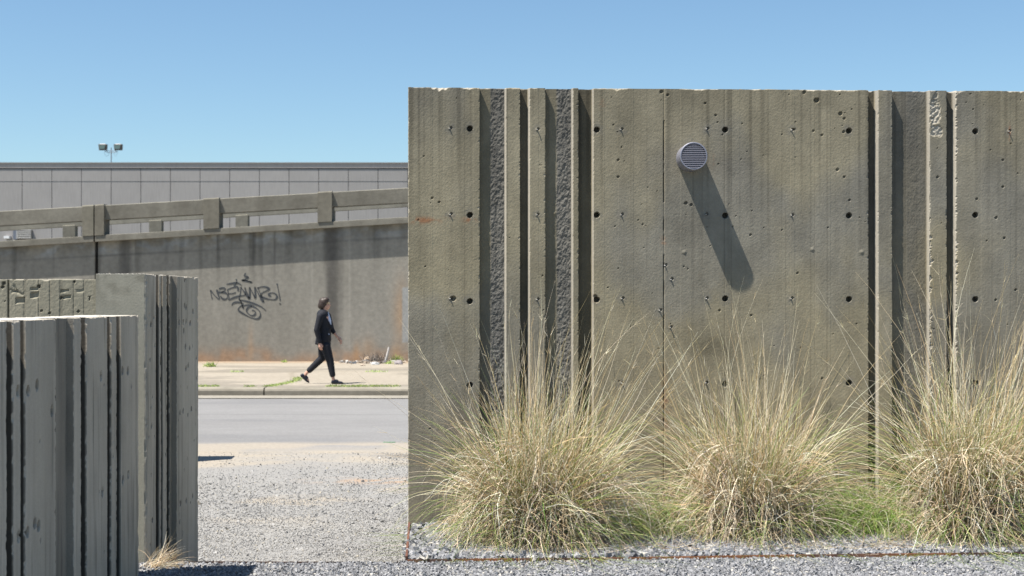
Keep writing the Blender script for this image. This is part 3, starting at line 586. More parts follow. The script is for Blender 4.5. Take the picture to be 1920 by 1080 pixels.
def clump(c, seed, label, H=1.0, dens=1., tilt=(0, 0), wide=1., green=.3, tall=1., sk=1., side=.5):
    r = np.random.default_rng(seed); parts = []
    def base(n, s): a = r.uniform(0, 6.283, n); q = np.sqrt(r.random(n)) * s; return np.stack([c[0] + q * np.cos(a), c[1] + q * np.sin(a) * .8, np.full(n, .01)], -1)
    def outward(b, n): return np.arctan2(b[:, 1] - c[1], b[:, 0] - c[0]) + r.normal(size=n) * .7
    T = np.array([tilt[0], tilt[1], 0])
    # tall thin stalks
    n = int(170 * dens * tall); b = base(n, .17); L = r.uniform(1.0, 1.85, n) * H
    st_ = (blades(n, b, dirs(r, n, 2, 40, outward(b, n), 1.25) + T, L, .05, .25, r.uniform(.0013, .0025, n), pick(r, STRAW * 1.1, n), 12, r, curl=.10, base=.8)); parts.append(st_)
    Q = st_[0].reshape(n, 13, 3, 3).mean(2); pk = r.integers(0, n, int(n * 1.6)); sg = r.integers(9, 12, len(pk)); p0 = Q[pk, sg]; dd = Q[pk, sg + 1] - p0; dd /= np.linalg.norm(dd, axis=1, keepdims=True) + 1e-9
    parts.append(blades(len(pk), p0, dd + r.normal(size=dd.shape) * .28, r.uniform(.03, .09, len(pk)), .5, 1., r.uniform(.0009, .0014, len(pk)), pick(r, STRAW, len(pk)), 3, r))
    # dense fine erect leaves
    n = int(1350 * dens); b = base(n, .16 * wide); L = r.uniform(.55, 1.25, n) * H
    g = r.random(n) < green; col = np.where(g[:, None], pick(r, GREEN, n, .25), pick(r, STRAW, n, .25))
    parts.append(blades(n, b, dirs(r, n, 2, 38, outward(b, n), .85) + T, L, .25, .5, r.uniform(.0016, .0033, n), col, 9, r, curl=.45, base=.9))
    # arching leaves
    n = int(520 * dens); b = base(n, .20 * wide); L = r.uniform(.5, 1.1, n) * H
    g = r.random(n) < green * 2.2; col = np.where(g[:, None], pick(r, GREEN, n, .25), pick(r, PALEG, n, .25))
    parts.append(blades(n, b, dirs(r, n, 26, 72, outward(b, n)) + T, L, .9, 1.2, r.uniform(.0015, .0028, n), col, 10, r, curl=1.0))
    # dead leaves broken over, in uneven tufts that hang to the ground
    lobe = r.uniform(.75, 1.25, 7)
    for k in range(50):
        n = int(r.integers(22, 70) * dens); u_ = r.random()
        a0 = (r.normal(np.pi, .75) if r.random() < side else r.normal(0, .75)) if u_ < .72 else r.uniform(3.4, 6.0)
        q0 = r.uniform(.10, .36) * wide; h0 = (r.uniform(.08, .64) if u_ < .72 else r.uniform(.06, .45)) * H * sk
        a = a0 + r.normal(size=n) * .22; q = q0 + r.normal(size=n) * .06; hh = np.clip(h0 + r.normal(size=n) * .07, .02, 1)
        b = np.stack([c[0] + q * np.cos(a), c[1] + q * np.sin(a) * .8, hh], -1); L = r.uniform(.2, .62, n) * H; le = r.uniform(45, 110)
        parts.append(blades(n, b, dirs(r, n, le, le + 35, a + r.normal() * .5 + r.normal(size=n) * .45), L, r.uniform(1.5, 5.5), 3.0, r.uniform(.0016, .0034, n), pick(r, PALEG * float(r.choice([.75, .95, 1.05, 1.15])), n, .25), 8, r, curl=3.4))
    # long thin green leaves arching far out
    n = int(190 * dens); b = base(n, .15); az = outward(b, n); parts.append(blades(n, b, dirs(r, n, 38, 70, az), r.uniform(.9, 1.35, n) * H, .9, .4, r.uniform(.0012, .0020, n), pick(r, GREEN, n, .2), 12, r, curl=.35))
    # tangled litter
    n = int(600 * dens); a = r.uniform(0, 6.283, n); q = (.16 + .43 * np.sqrt(r.random(n))) * wide; b = np.stack([c[0] + q * np.cos(a), c[1] + q * np.sin(a) * .9, .02 + r.random(n) ** 1.8 * .6 * H * np.clip(1 - q, 0, 1)], -1)
    parts.append(blades(n, b, dirs(r, n, 40, 140), r.uniform(.10, .32, n), 2.5, 3, r.uniform(.0012, .0023, n), pick(r, PALEG, n), 6, r, curl=6))
    V, P, C = join(parts)
    # seed heads on some stalks are fine side twigs
    root = thing('grass_clump', label, 'grass clump', (c[0], c[1], 0), 'grass clumps in the bed before the tall wall')
    V = V - np.array([c[0], c[1], 0]); o = mesh('blades', V, [P], M_grass, root, C, smooth=True)
    n = 300; a = r.uniform(0, 6.283, n); q = np.sqrt(r.random(n)) * .15 * wide; b = np.stack([q * np.cos(a), q * np.sin(a), np.zeros(n)], -1)
    v, p, cc = blades(n, b, dirs(r, n, 0, 28), r.uniform(.10, .4, n) * H, .3, .5, r.uniform(.0022, .0035, n), pick(r, STRAW * .42, n), 4, r, wallclamp=False); mesh('stem_base', v, [p], M_grass, root, cc)
    return root
def at(px, y): return ((px - CX) / F * y, y)
clump(at(1008, 9.50), 21, 'leftmost tall tan grass clump in front of the wall, drooping straw skirt', H=1.0, dens=1.1, tilt=(.05, -.03), wide=1.1, green=.30, side=.6, tall=1.1)
clump(at(1408, 9.74), 22, 'middle tall grass clump, upright pale stalks below the round vent', H=.98, dens=.9, tilt=(.0, .02), wide=.95, green=.26, tall=1.0, sk=.95, side=.55)
clump(at(1820, 9.70), 23, 'rightmost tall tan grass clump cut by the photo edge', H=1.12, dens=1.15, tilt=(.14, 0), wide=1.15, green=.34, side=.3, tall=1.2, sk=.9)
def low_clump(c, seed, label, az0, dens=1., green=.6, spread=.8, H=.85):
    r = np.random.default_rng(seed); root = thing('grass_clump', label, 'grass clump', (c[0], c[1], 0), 'grass clumps in the bed before the tall wall'); parts = []
    n = int(1300 * dens); b = np.stack([r.normal(size=n) * .14, r.normal(size=n) * .06, np.full(n, .01)], -1) + np.array([c[0], c[1], 0])
    az = np.where(r.random(n) < .6, az0, az0 + np.pi) + r.normal(size=n) * spread; g = r.random(n) < green; col = np.where(g[:, None], pick(r, GREEN * np.array([1.0, 1.15, .9]), n), pick(r, PALEG, n))
    parts.append(blades(n, b, dirs(r, n, 15, 70, az), r.uniform(.5, 1.1, n) * H, 1.8, .9, r.uniform(.0012, .0021, n), col, 10, r, curl=.8))
    n = int(420 * dens); a = r.uniform(0, 6.283, n); q = np.sqrt(r.random(n)) * .45; b = np.stack([c[0] + q * np.cos(a), c[1] + q * np.sin(a) * .5, .02 + r.random(n) * .42 * H], -1)
    parts.append(blades(n, b, dirs(r, n, 40, 130), r.uniform(.15, .5, n), 2.8, 2, r.uniform(.0011, .002, n), pick(r, PALEG * .85, n), 7, r, curl=3))
    V, P, C = join(parts); mesh('blades', V - np.array([c[0], c[1], 0]), [P], M_grass, root, C, smooth=True); return root
low_clump(at(1215, 9.84), 31, 'low tangled straw and green grass between the leftmost and middle tall clumps', 0.2, .8, .55, H=.7)
low_clump(at(1640, 9.82), 32, 'low arching green grass between the middle and rightmost tall clumps', 3.0, 1.0, .85, H=.8)
# straw bits lying on the gravel
r = np.random.default_rng(91); n = 900; cx_ = r.choice([.25, .9, 1.6, 2.4, 3.0], n) + r.normal(size=n) * .35; b = np.stack([cx_, EF(cx_) + .12 + np.abs(r.normal(size=n)) * .22, np.full(n, .035)], -1)
v, p, cc = blades(n, b, dirs(r, n, 80, 98), r.uniform(.06, .3, n), .0, 1.5, r.uniform(.0010, .0020, n), pick(r, PALEG * .8, n), 5, r, curl=3, floor=.028)
tag(mesh('straw_litter', v, [p], M_grass, None, cc, smooth=True), 'loose straw bits on the gravel in front of the grass clumps', 'straw', kind='stuff')
# tuft at the foot of the low wall
def tuft(c, seed, label, n, H, name='grass_tuft', pal=PALEG, az=None, lean=(20, 80), cat='grass tuft', rad=(.001, .002), s=.04, grav=1.5, group=None, z0=0.):
    r = np.random.default_rng(seed); b = np.stack([r.normal(size=n) * s, r.normal(size=n) * s, np.full(n, .0)], -1)
    a = None if az is None else az + r.normal(size=n) * .6
    v, p, cc = blades(n, b, dirs(r, n, lean[0], lean[1], a), r.uniform(.4, 1, n) * H, grav, 1., r.uniform(*rad, n), pick(r, pal, n), 7, r, wallclamp=False, curl=1.2, floor=.0)
    o = mesh(name, v, [p], M_grass, None, cc, smooth=True); o.location = (c[0], c[1], z0); return tag(o, label, cat, group)
tuft((-2.17, 8.62), 41, 'small dry grass tuft at the foot of the low ribbed walls', 170, .27, az=.15, lean=(25, 95))
# grass in the joints along the kerb
r = np.random.default_rng(8); n = 5200; x = r.uniform(-7, -.3, n); k = fbm(x * 1.6, x * 0, 2, 3) > .46 + .12 * r.random(n); x = x[k]; n = len(x)
b = np.stack([x, 25.33 + r.normal(size=n) * .04, np.full(n, .10)], -1); V1 = blades(n, b, dirs(r, n, 5, 70), r.uniform(.02, .055, n), 3, 2, r.uniform(.003, .006, n), pick(r, GREEN * 1.1, n), 3, r, wallclamp=False, floor=.1)
n = 800; t = r.random(n) ** 1.5; b = np.stack([-4.36 + .22 * np.sin(t * 3 * .9) + r.normal(size=n) * .05, 25.3 + t * 3, np.full(n, .10)], -1); V2 = blades(n, b, dirs(r, n, 5, 70), r.uniform(.02, .045, n), 3, 2, r.uniform(.003, .006, n), pick(r, GREEN * 1.2, n), 3, r, wallclamp=False, floor=.1)
n = 1500; x = r.uniform(-7, -.3, n); k = fbm(x * 1.1, x * 0 + 4, 5, 3) > .62; x = x[k]; n = len(x); b = np.stack([x, 30.65 + r.normal(size=n) * .12, np.full(n, .10)], -1); V3 = blades(n, b, dirs(r, n, 5, 70), r.uniform(.02, .06, n), 3, 2, r.uniform(.004, .007, n), pick(r, GREEN * 1.3 + .05, n), 3, r, wallclamp=False, floor=.1)
V, P, C = join([V1, V2, V3]); tag(mesh('sidewalk_weeds', V, [P], M_grass, None, C), 'green weeds growing in the kerb and pavement joints', 'weeds', kind='stuff')

# ------------------------------------------------------------------ ramp
RY = 35.9; SR = F / RY
def rx(px): return (px - CX) / SR
def rz(py): return EYE + (HY - py) / SR
ramp = thing('road_ramp', 'stained concrete road ramp with open parapet rising to the right behind the street', 'ramp', (rx(400), RY, 0))
def rloc(V): V = np.asarray(V, float).copy(); V[:, 0] -= ramp.location.x; V[:, 1] -= RY; return V
def line(p0, p1): return lambda x: rz(p0[1] + (CX + x * SR - p0[0]) * (p1[1] - p0[1]) / (p1[0] - p0[0]))
beam_t = line((0, 396.6), (762, 352.7)); beam_b = line((0, 423.5), (762, 380.3)); cop_t = line((0, 453.0), (762, 407.8)); cop_b = line((0, 464.5), (762, 419))
XL, XR = rx(-420), rx(1500)
xs = np.concatenate([np.arange(XL, rx(-60), .5), np.arange(rx(-60), rx(800), .045), np.arange(rx(800), XR, .5)]); jx = rx(180.5)
xs = np.unique(np.concatenate([xs, [jx - .05, jx - .018, jx + .018, jx + .05]])); tt = np.linspace(0, 1, 74); Xr, Tr = np.meshgrid(xs, tt, indexing='ij'); Zr = -.3 + (cop_b(Xr) + .02 + .3) * Tr
Yr = RY + .003 * (fbm(Xr * .6, Zr * .6, 2, 2) - .5) + np.where(np.abs(Xr - jx) < .03, .10, 0)
PXr = CX + Xr * SR; PYr = HY - (Zr - EYE) * SR; cop_drop = cop_b(Xr) - Zr  # last term: distance below the coping, places the stains under it
c = mix([.25, .236, .202], [.315, .298, .262], fbm(Xr * .5, Zr * .6, 1, 4)) * (.85 + .25 * fbm(Xr * 4, Zr * .8, 3, 3))[..., None]
seam = cop_b(Xr) - .36
c = mix(c, [.33, .35, .36], sst(.42, .6, fbm(Xr * 3, Zr * 5, 5, 3)) * sst(.42, .1, cop_drop) * .8)        # efflorescence below the coping
c = mix(c, [.10, .10, .095], np.clip(sst(.40, .62, fbm(Xr * 2.4, Zr * 1.5, 4, 4)) * sst(.55, .0, cop_drop), 0, 1) * .5)
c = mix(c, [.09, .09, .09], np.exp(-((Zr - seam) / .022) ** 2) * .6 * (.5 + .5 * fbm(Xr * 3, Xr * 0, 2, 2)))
drip = np.clip(fbm(Xr * 7, Zr * .35, 6, 2) - .58, 0, 1) * 5 * sst(1.6, .2, cop_drop); c = c * (1 - .32 * np.clip(drip, 0, 1))[..., None]
for px, w, top, bot, a in ((622, 11, 419, 640, .78), (233, 12, 445, 560, .55), (636, 8, 470, 670, .35), (475, 3, 440, 500, .6), (410, 2, 440, 500, .5), (514, 2, 450, 512, .5), (492, 2, 440, 515, .4)):
    g_ = np.exp(-((PXr - px - 3 * (fbm(Zr * 1.5, Zr * 0 + px, 2, 2) - .5)) / w) ** 4) * sst(bot + 40, bot - 40, PYr) * a; c = mix(c, [.085, .08, .075], g_)
for px, w in ((586, 1.2), (600, .8), (655, .8)): c = mix(c, [.46, .44, .39], np.exp(-((PXr - px) / w) ** 2) * .25)
c = c * (1 - .10 * np.exp(-((PYr - 557) / 1.5) ** 2) * (PXr > 520))[..., None]
rustz = sst(648, 680, PYr + 40 * (fbm(Xr * 1.6, Xr * 0 + 2, 3, 3) - .5)); c = mix(c, [.40, .22, .11], rustz * .42 * (.4 + .9 * sst(.35, .6, fbm(Xr * 2.5, Zr * 2.5, 1, 3))))
for px, py, w, h, a in ((752, 590, 14, 60, .45), (668, 662, 6, 18, .5), (690, 655, 14, 22, .35), (742, 665, 10, 18, .5), (470, 655, 5, 40, .3)): c = mix(c, [.46, .27, .13], np.exp(-((PXr - px) / w) ** 2 - ((PYr - py) / h) ** 2) * a)
c = mix(c, [.34, .35, .345], ((PXr > 754.5) & (PXr < 830) & (PYr > 538) & (PYr < 641)).astype(float) * .85)
c = c * (1 - .8 * (np.abs(Xr - jx) < .04))[..., None]
idx = np.arange(Xr.size).reshape(Xr.shape); q = np.stack([idx[:-1, :-1], idx[1:, :-1], idx[1:, 1:], idx[:-1, 1:]], -1).reshape(-1, 4)
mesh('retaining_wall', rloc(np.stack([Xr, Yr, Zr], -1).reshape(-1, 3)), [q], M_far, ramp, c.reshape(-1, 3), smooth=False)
def prism(name, x0, x1, zb, zt, y0, y1, col, step=.25, amp=.0, dirt=.5, seed=0, cut=None):
    n = max(2, int((x1 - x0) / step) + 1); x = np.linspace(x0, x1, n); a = zb(x); b = zt(x); m = 4; rows = []
    prof = [(y0, 0.), (y0, .33), (y0, .66), (y0 + .002, .96), (y0 + .02, 1.), (y1 - .02, 1.), (y1, .94), (y1, 0.)]
    V = np.stack([np.stack([x, np.full(n, y), a + (b - a) * t + (.012 * (fbm(x * 3, x * 0 + seed, 2, 3) - .5) if t > .9 else 0)], -1) for y, t in prof], 1); m = len(prof)
    P = [(k * m + j, (k + 1) * m + j, (k + 1) * m + (j + 1) % m, k * m + (j + 1) % m) for k in range(n - 1) for j in range(m)] + [tuple(range(m)), tuple((n - 1) * m + j for j in range(m - 1, -1, -1))]
    V = V.reshape(-1, 3); T = np.tile([t for _, t in prof], n)
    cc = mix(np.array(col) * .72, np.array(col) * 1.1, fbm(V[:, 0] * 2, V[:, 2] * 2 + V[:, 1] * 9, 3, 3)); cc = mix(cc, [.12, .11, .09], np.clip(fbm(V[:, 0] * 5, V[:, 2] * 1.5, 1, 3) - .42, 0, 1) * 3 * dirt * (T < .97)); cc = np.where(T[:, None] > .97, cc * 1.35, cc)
    mb = MB(); mb.add(rloc(V), P); return mb.build(name, M_far, ramp, cc)
CC = (.225, .212, .178)
OV = .18
for a, b in ((XL, jx - .02), (jx + .02, XR)): prism('coping', a, b, cop_b, cop_t, RY - OV, RY + .5, CC, dirt=.5)
posts = [(-58, -17), (158.5, 199), (384.5, 413.5), (597.5, 624), (812, 840), (1026, 1054), (1240, 1268)]
for i, (a, b) in enumerate(posts):
    if i == 1: prism('parapet_post', rx(a), jx - .015, cop_t, lambda x: beam_t(x) + .02, RY - OV - .02, RY + .32, (.22, .205, .165), dirt=.25, step=.1); prism('parapet_post', jx + .015, rx(b), cop_t, lambda x: beam_t(x) + .02, RY - OV - .02, RY + .32, (.20, .185, .15), dirt=.3, step=.1)
    else: prism('parapet_post', rx(a), rx(b), cop_t, lambda x: beam_t(x) + .02, RY - OV - .02, RY + .32, (.205, .19, .155), dirt=.25, step=.1)
for i in range(len(posts) - 1): prism('parapet_beam', rx(posts[i][1]) - .01, rx(posts[i + 1][0]) + .01, beam_b, beam_t, RY - OV + .06, RY + .26, CC, dirt=.55, seed=i)
# far side parapet, deck and fill
FY = 46.5; SF = F / FY
def fx(px): return (px - CX) / SF
def fl(p0, p1): return lambda x: EYE + (HY - (p0[1] + (CX + x * SF - p0[0]) * (p1[1] - p0[1]) / (p1[0] - p0[0]))) / SF
f_b = fl((0, 432.5), (762, 387.5)); f_t = lambda x: f_b(x) + .42; f_c = fl((0, 462), (762, 417)); f_c2 = lambda x: f_c(x) - .25
prism('far_parapet_beam', fx(-400), fx(1100), f_b, f_t, FY, FY + .25, (.28, .26, .21), dirt=.2, seed=9); prism('far_coping', fx(-400), fx(1100), f_c2, f_c, FY, FY + .5, CC, dirt=.3)
for a in range(-3, 8):
    x0 = 118 + a * 162; w = 23; prism('far_parapet_post', fx(x0), fx(x0 + w), f_c, lambda x: f_b(x) + .05, FY - .03, FY + .28, (.22, .205, .165), dirt=.3, step=.2)
xs2 = np.linspace(XL, XR, 60); V = []; 
for x in xs2: V += [(x, RY + .45, float(cop_t(x)) - .10), (x, FY + .1, float(min(cop_t(x) - .10, f_c2(x) + .2))), (x, FY + .1, -.3)]
V = np.array(V); P = [(k * 3 + j, (k + 1) * 3 + j, (k + 1) * 3 + j + 1, k * 3 + j + 1) for k in range(59) for j in range(2)]
mb = MB(); mb.add(rloc(V), P); mb.build('ramp_deck', M_far, ramp, np.tile([.2, .2, .2], (len(V), 1)))

# graffiti: painted strokes lying on the wall
def gx(c): return (370 + c[0] / 8.305, 490 + c[1] / 8.305)
strokes = [
 [(205, 450), (215, 520), (232, 585)], [(205, 450), (265, 525), (330, 590)], [(330, 590), (345, 580), (322, 510), (303, 440)],
 [(335, 430), (385, 415), (430, 420), (425, 455), (380, 480), (330, 480)], [(380, 480), (440, 490), (470, 530), (455, 580), (410, 590), (370, 560), (365, 535)],
 [(470, 440), (485, 520), (495, 590)], [(470, 440), (545, 410), (625, 400), (635, 460)], [(475, 505), (540, 500), (600, 485)], [(480, 590), (500, 595), (580, 560), (660, 540)],
 [(650, 590), (665, 520), (680, 400)], [(680, 400), (710, 450), (745, 500), (800, 580)], [(660, 540), (720, 530), (760, 515)], [(740, 410), (780, 500), (815, 580), (815, 405)], [(740,410),(745,450),(760,500)],
 [(815, 405), (860, 490), (905, 570), (895, 400)], [(895, 400), (940, 480), (1000, 600), (1035, 635)], [(945, 410), (975, 490), (1035, 625)],
 [(930, 415), (1000, 395), (1070, 400), (1120, 430), (1070, 460), (1010, 490), (990, 540), (1060, 575), (1160, 595), (1215, 590), (1240, 550), (1215, 505), (1170, 490), (1120, 500), (1115, 530), (1150, 540)],
 [(1240, 345), (1265, 470), (1292, 610)], [(1278, 655), (1294, 660), (1284, 668)],
 [(455, 355), (530, 345), (610, 335), (650, 345), (690, 375)], [(605, 275), (612, 335), (570, 385)],
 [(750, 180), (735, 225), (790, 248), (740, 280), (685, 295)], [(700, 300), (770, 300), (850, 325)], [(700, 288), (850, 328)],
 [(535, 685), (560, 650), (620, 635), (680, 645), (720, 660)], [(645, 600), (760, 620), (900, 665), (1000, 710), (1065, 765)], [(655, 590), (680, 640), (715, 735)], [(675,600),(700,680),(718,730)],
 [(720, 690), (680, 695), (645, 725), (640, 760), (690, 800), (780, 850), (860, 885), (940, 895), (980, 850), (975, 790), (920, 730), (840, 690), (780, 680), (720, 690)],
 [(850, 760), (885, 765), (905, 800), (890, 835), (850, 845), (800, 820), (765, 770), (790, 720), (850, 700)],
]
V = []; P = []; o = 0
for s in strokes:
    p = np.array([gx(c) for c in s], float); 
    t = np.arange(len(p)); n = (len(p) - 1) * 6 + 1; ti = np.linspace(0, len(p) - 1, n)
    # Catmull-Rom
    q_ = []
    for u in ti:
        i = min(int(u), len(p) - 2); f = u - i; p0 = p[max(i - 1, 0)]; p1 = p[i]; p2 = p[i + 1]; p3 = p[min(i + 2, len(p) - 1)]
        q_.append(.5 * (2 * p1 + (p2 - p0) * f + (2 * p0 - 5 * p1 + 4 * p2 - p3) * f * f + (3 * p1 - p0 - 3 * p2 + p3) * f ** 3))
    q_ = np.array(q_); x = rx(q_[:, 0]); z = rz(q_[:, 1]); dx = np.gradient(x); dz = np.gradient(z); l = np.hypot(dx, dz) + 1e-9; w = .016 * (1 + .45 * np.sin(ti * 1.7 + len(s)))
    for yy in (RY - .006, RY - .0025):
        for sg in (1, -1): V.append(np.stack([x - dz / l * w * sg, np.full(n, yy), z + dx / l * w * sg], -1))
    a0, a1, b0, b1 = [o + k * n for k in range(4)]
    for k in range(n - 1): P += [(a0 + k, a1 + k, a1 + k + 1, a0 + k + 1), (b0 + k, b0 + k + 1, b1 + k + 1, b1 + k), (a0 + k, a0 + k + 1, b0 + k + 1, b0 + k), (a1 + k, b1 + k, b1 + k + 1, a1 + k + 1)]
    o += 4 * n
mb = MB(); mb.add(rloc(np.concatenate(V)), P); gf = mb.build('graffiti', material('black_spray_paint', (.05, .055, .06), rough=.6), ramp); gf['label'] = 'black spray-painted tag reading NSEAWR! with crown and spiral'

# ------------------------------------------------------------------ building far behind
BY = 115.; SB = F / BY
def bx(px): return (px - CX) / SB
def bz(py): return EYE + (HY - py) / SB
bld = thing('warehouse', 'long flat grey panelled building behind the ramp under the blue sky', 'building', (bx(300), BY, 0))
M_panel = material('ribbed_panel', use_col=True, nscale=.9, namp=.04, bump=.0, bscale=10, streak=.10, spec=.1)
V = []; P = []; C = []; k = 0; step = 55.6; r = random.Random(2)
ox, oy = bld.location.x, BY
for i in range(-8, 26):
    a, b = bx(41.5 + i * step) + .022, bx(41.5 + (i + 1) * step) - .022; sh = .335 + r.uniform(-.012, .012)
    V += [(a - ox, 0, 0), (b - ox, 0, 0), (b - ox, 0, bz(317)), (a - ox, 0, bz(317)), (a - ox, .3, 0), (b - ox, .3, 0), (b - ox, .3, bz(317)), (a - ox, .3, bz(317))]
    P += [(k, k + 1, k + 2, k + 3), (k, k + 3, k + 7, k + 4), (k + 1, k + 5, k + 6, k + 2), (k + 3, k + 2, k + 6, k + 7)]; C += [(sh, sh * .955, sh * .925)] * 8; k += 8
mb = MB(); mb.add(V, P); mb.build('panelled_wall', M_panel, bld, np.array(C))
xa, xb = bx(41.5 - 8 * step) - ox, bx(41.5 + 26 * step) - ox
MB().box((xa, .2, 0), (xb, 40, bz(312))).build('backing_wall', M_panel, bld, np.array([.17, .19, .235]))
MB().box((xa - .2, -.05, bz(315)), (xb + .2, 40.2, bz(306.5))).build('parapet_band', M_panel, bld, np.array([.40, .37, .35]))
MB().box((xa - .2, -.12, bz(306.4)), (xb + .2, 40.4, bz(304.6))).build('roof_cap', M_panel, bld, np.array([.28, .26, .25]))
MB().box((xa, -.02, bz(339.6)), (xb, .25, bz(339))).build('joint_line', M_panel, bld, np.array([.34, .325, .315]))
lv = MB().box((bx(27) - ox, -.3, bz(449)), (bx(34) - ox, -.001, bz(431))).build('louvre_frame', M_panel, bld, np.array([.16, .18, .22]))
mb = MB()
for i in range(5): mb.box((bx(33.5) - ox, -.42, bz(447 - i * 3.6)), (bx(61) - ox, -.12, bz(445.3 - i * 3.6)))
mb.build('louvre', M_panel, bld, np.array([.62, .60, .57])); MB().box((bx(33.5) - ox, -.1, bz(450)), (bx(61) - ox, -.002, bz(431))).build('louvre_backing', M_panel, bld, np.array([.15, .14, .14]))
MB().box((bx(11) - ox, -.5, bz(447.5)), (bx(21) - ox, -.003, bz(443))).build('wall_box', M_panel, bld, np.array([.8, .8, .8]))
# floodlight mast behind the building
LY = 124.; SL_ = F / LY
def lx(px): return (px - CX) / SL_
def lz(py): return EYE + (HY - py) / SL_
mast = thing('floodlight_mast', 'thin mast with two box floodlights rising above the flat roof', 'light mast', (lx(208.5), LY + 36, 0))
sc2 = (LY + 36) / LY; mx, my = lx(208.5) * sc2, LY + 36
mast.location = (mx, my, 0); sM = F / my
def mz(py): return EYE + (HY - py) / sM
def mxx(px): return (px - 208.7) / sM
M_mast = material('mast_paint', (.22, .24, .27), rough=.5)
MB().tube([(0, 0, 0), (0, 0, mz(277))], [.11, .055], 10).build('pole', M_mast, mast)
MB().tube([(mxx(196), 0, mz(283.5)), (mxx(202), 0, mz(286)), (mxx(216), 0, mz(286)), (mxx(221), 0, mz(283.5))], .035, 8).tube([(mxx(198), 0, mz(283)), (mxx(219), 0, mz(283))], .04, 8).build('crossarm', M_mast, mast)
for x0, x1 in ((195, 206), (213, 221)): MB().tube([(mxx(x0) + (mxx(x1) - mxx(x0)) * t, 0, mz(285.5) - math.sin(t * math.pi) * (.45)) for t in np.linspace(0, 1, 9)], .015, 6).build('cable', M_mast, mast)
M_hous = material('floodlight_housing', (.075, .055, .045), rough=.6); M_lens = material('floodlight_glass', (.08, .12, .11), rough=.25, spec=.5)
for sgn, c0 in ((-1, 193), (1, 221.7)):
    mb = MB(); w = 7.2; x0, x1 = mxx(c0 - w), mxx(c0 + w)
    t_ = .10 * sgn
    mb.hexa([(x0 + .1, -.35, mz(282.5)), (x1 - .1, -.35, mz(282.5)), (x1 - .05, .45, mz(281)), (x0 + .05, .45, mz(281)), (x0 - .02, -.25, mz(270.8)), (x1 + .02, -.25, mz(270.8)), (x1, .45, mz(270)), (x0, .45, mz(270))])
    h = mb.build('floodlight', M_hous, mast, bevel=.03)
    MB().hexa([(x0 + .16, -.37, mz(280)), (x1 - .16, -.37, mz(280)), (x1 - .16, -.33, mz(280)), (x0 + .16, -.33, mz(280)), (x0 + .08, -.28, mz(272.3)), (x1 - .08, -.28, mz(272.3)), (x1 - .08, -.24, mz(272.3)), (x0 + .08, -.24, mz(272.3))]).build('glass', M_lens, h)
    MB().hexa([(x0 + .1, -.2, mz(270.8)), (x1 - .1, -.2, mz(270.8)), (x1 - .1, .4, mz(270.2)), (x0 + .1, .4, mz(270.2)), (x0 + .2, -.1, mz(269.6)), (x1 - .2, -.1, mz(269.6)), (x1 - .2, .3, mz(269.6)), (x0 + .2, .3, mz(269.6))]).build('top_cover', material('white_cover', (.45, .45, .45), rough=.5), h)

# ------------------------------------------------------------------ debris at the foot of the ramp
DZ = .10
rock(690, 680, DZ, (.22, .2, .24), (.55, .42, .30), 'tan rubble lump at the left of the debris pile', seed=11)
rock(697, 676, DZ, (.20, .2, .30), (.45, .40, .32), 'grey tan rubble lump in the middle of the debris pile', seed=12)
rock(704, 684, DZ, (.22, .12, .10), (.62, .61, .59), 'white lump lying in front of the debris pile', seed=13, cat='rubble')
rock(722, 682, DZ, (.16, .14, .12), (.15, .13, .14), 'small dark lump at the foot of the leaning stick', seed=14)
rock(748, 683, DZ, (.26, .2, .15), (.28, .25, .25), 'grey lump at the right of the debris pile', seed=15)
rock(738, 681, DZ, (.2, .2, .11), (.40, .37, .35), 'pale low lump between stick and right lump', seed=17)
rock(680, 686, DZ, (.12, .12, .07), (.45, .36, .28), 'small tan stone left of the debris pile', seed=16)
zz = F * (EYE - DZ) / (682 - HY); xx = (721 - CX) / F * zz
mb = MB().tube([(0, 0, 0), (.05, 0, .18), (.10, .02, .40)], [.028, .03, .024], 8); o = mb.build('stick', material('grey_wood', (.42, .39, .37), nscale=20, namp=.2)); o.location = (xx, zz + .1, DZ); tag(o, 'pale grey stick standing upright in the debris pile', 'stick')
tuft(((707 - CX) / F * 35, 35.0), 51, 'dark dry brush heap at the foot of the ramp wall', 260, .34, 'brush', np.array([[.22, .19, .17], [.32, .27, .22], [.15, .13, .12]]), None, (5, 85), 'brush', (.004, .009), .13, 1, z0=DZ)
tuft(((730 - CX) / F * 34.6, 34.6), 52, 'bright green weed beside the leaning stick', 160, .12, 'weed', GREEN * 1.5, None, (20, 85), 'weed', (.005, .009), .05, 2, z0=DZ)
tuft(((743 - CX) / F * 35.4, 35.4), 53, 'green weed against the ramp wall at right of the debris', 120, .25, 'weed', GREEN * 1.1, None, (10, 80), 'weed', (.005, .010), .04, 1, z0=DZ)
tuft(((394 - CX) / F * 33, 33.0), 54, 'small green weed on the pavement at left of the gap', 90, .16, 'weed', GREEN * 1.3, None, (5, 75), 'weed', (.006, .010), .06, 1, z0=DZ)
tuft(((533 - CX) / F * 35.4, 35.4), 55, 'tiny green weed at the foot of the ramp wall left of the walker', 60, .09, 'weed', GREEN * 1.5, None, (10, 85), 'weed', (.006, .010), .02, 1, z0=DZ)
r = np.random.default_rng(77); XY = np.stack([(r.normal(705, 30, 260) - CX) / F * 35, r.normal(35.1, .25, 260)], -1); o = stones('rubble', XY, r.uniform(.03, .09, 260), lambda x, y: x * 0 + .11, ([.22, .18, .14], [.42, .35, .28], [.55, .54, .52])); tag(o, kind='stuff')
mb = MB(); mb.hexa([(-.13, -.02, 0), (.13, -.03, 0), (.14, .04, 0), (-.12, .03, 0), (-.10, -.01, .03), (.12, -.02, .035), (.12, .03, .03), (-.11, .02, .028)]); o = mb.build('plastic_scrap', material('green_plastic', (.05, .16, .08), rough=.4), bevel=.006)
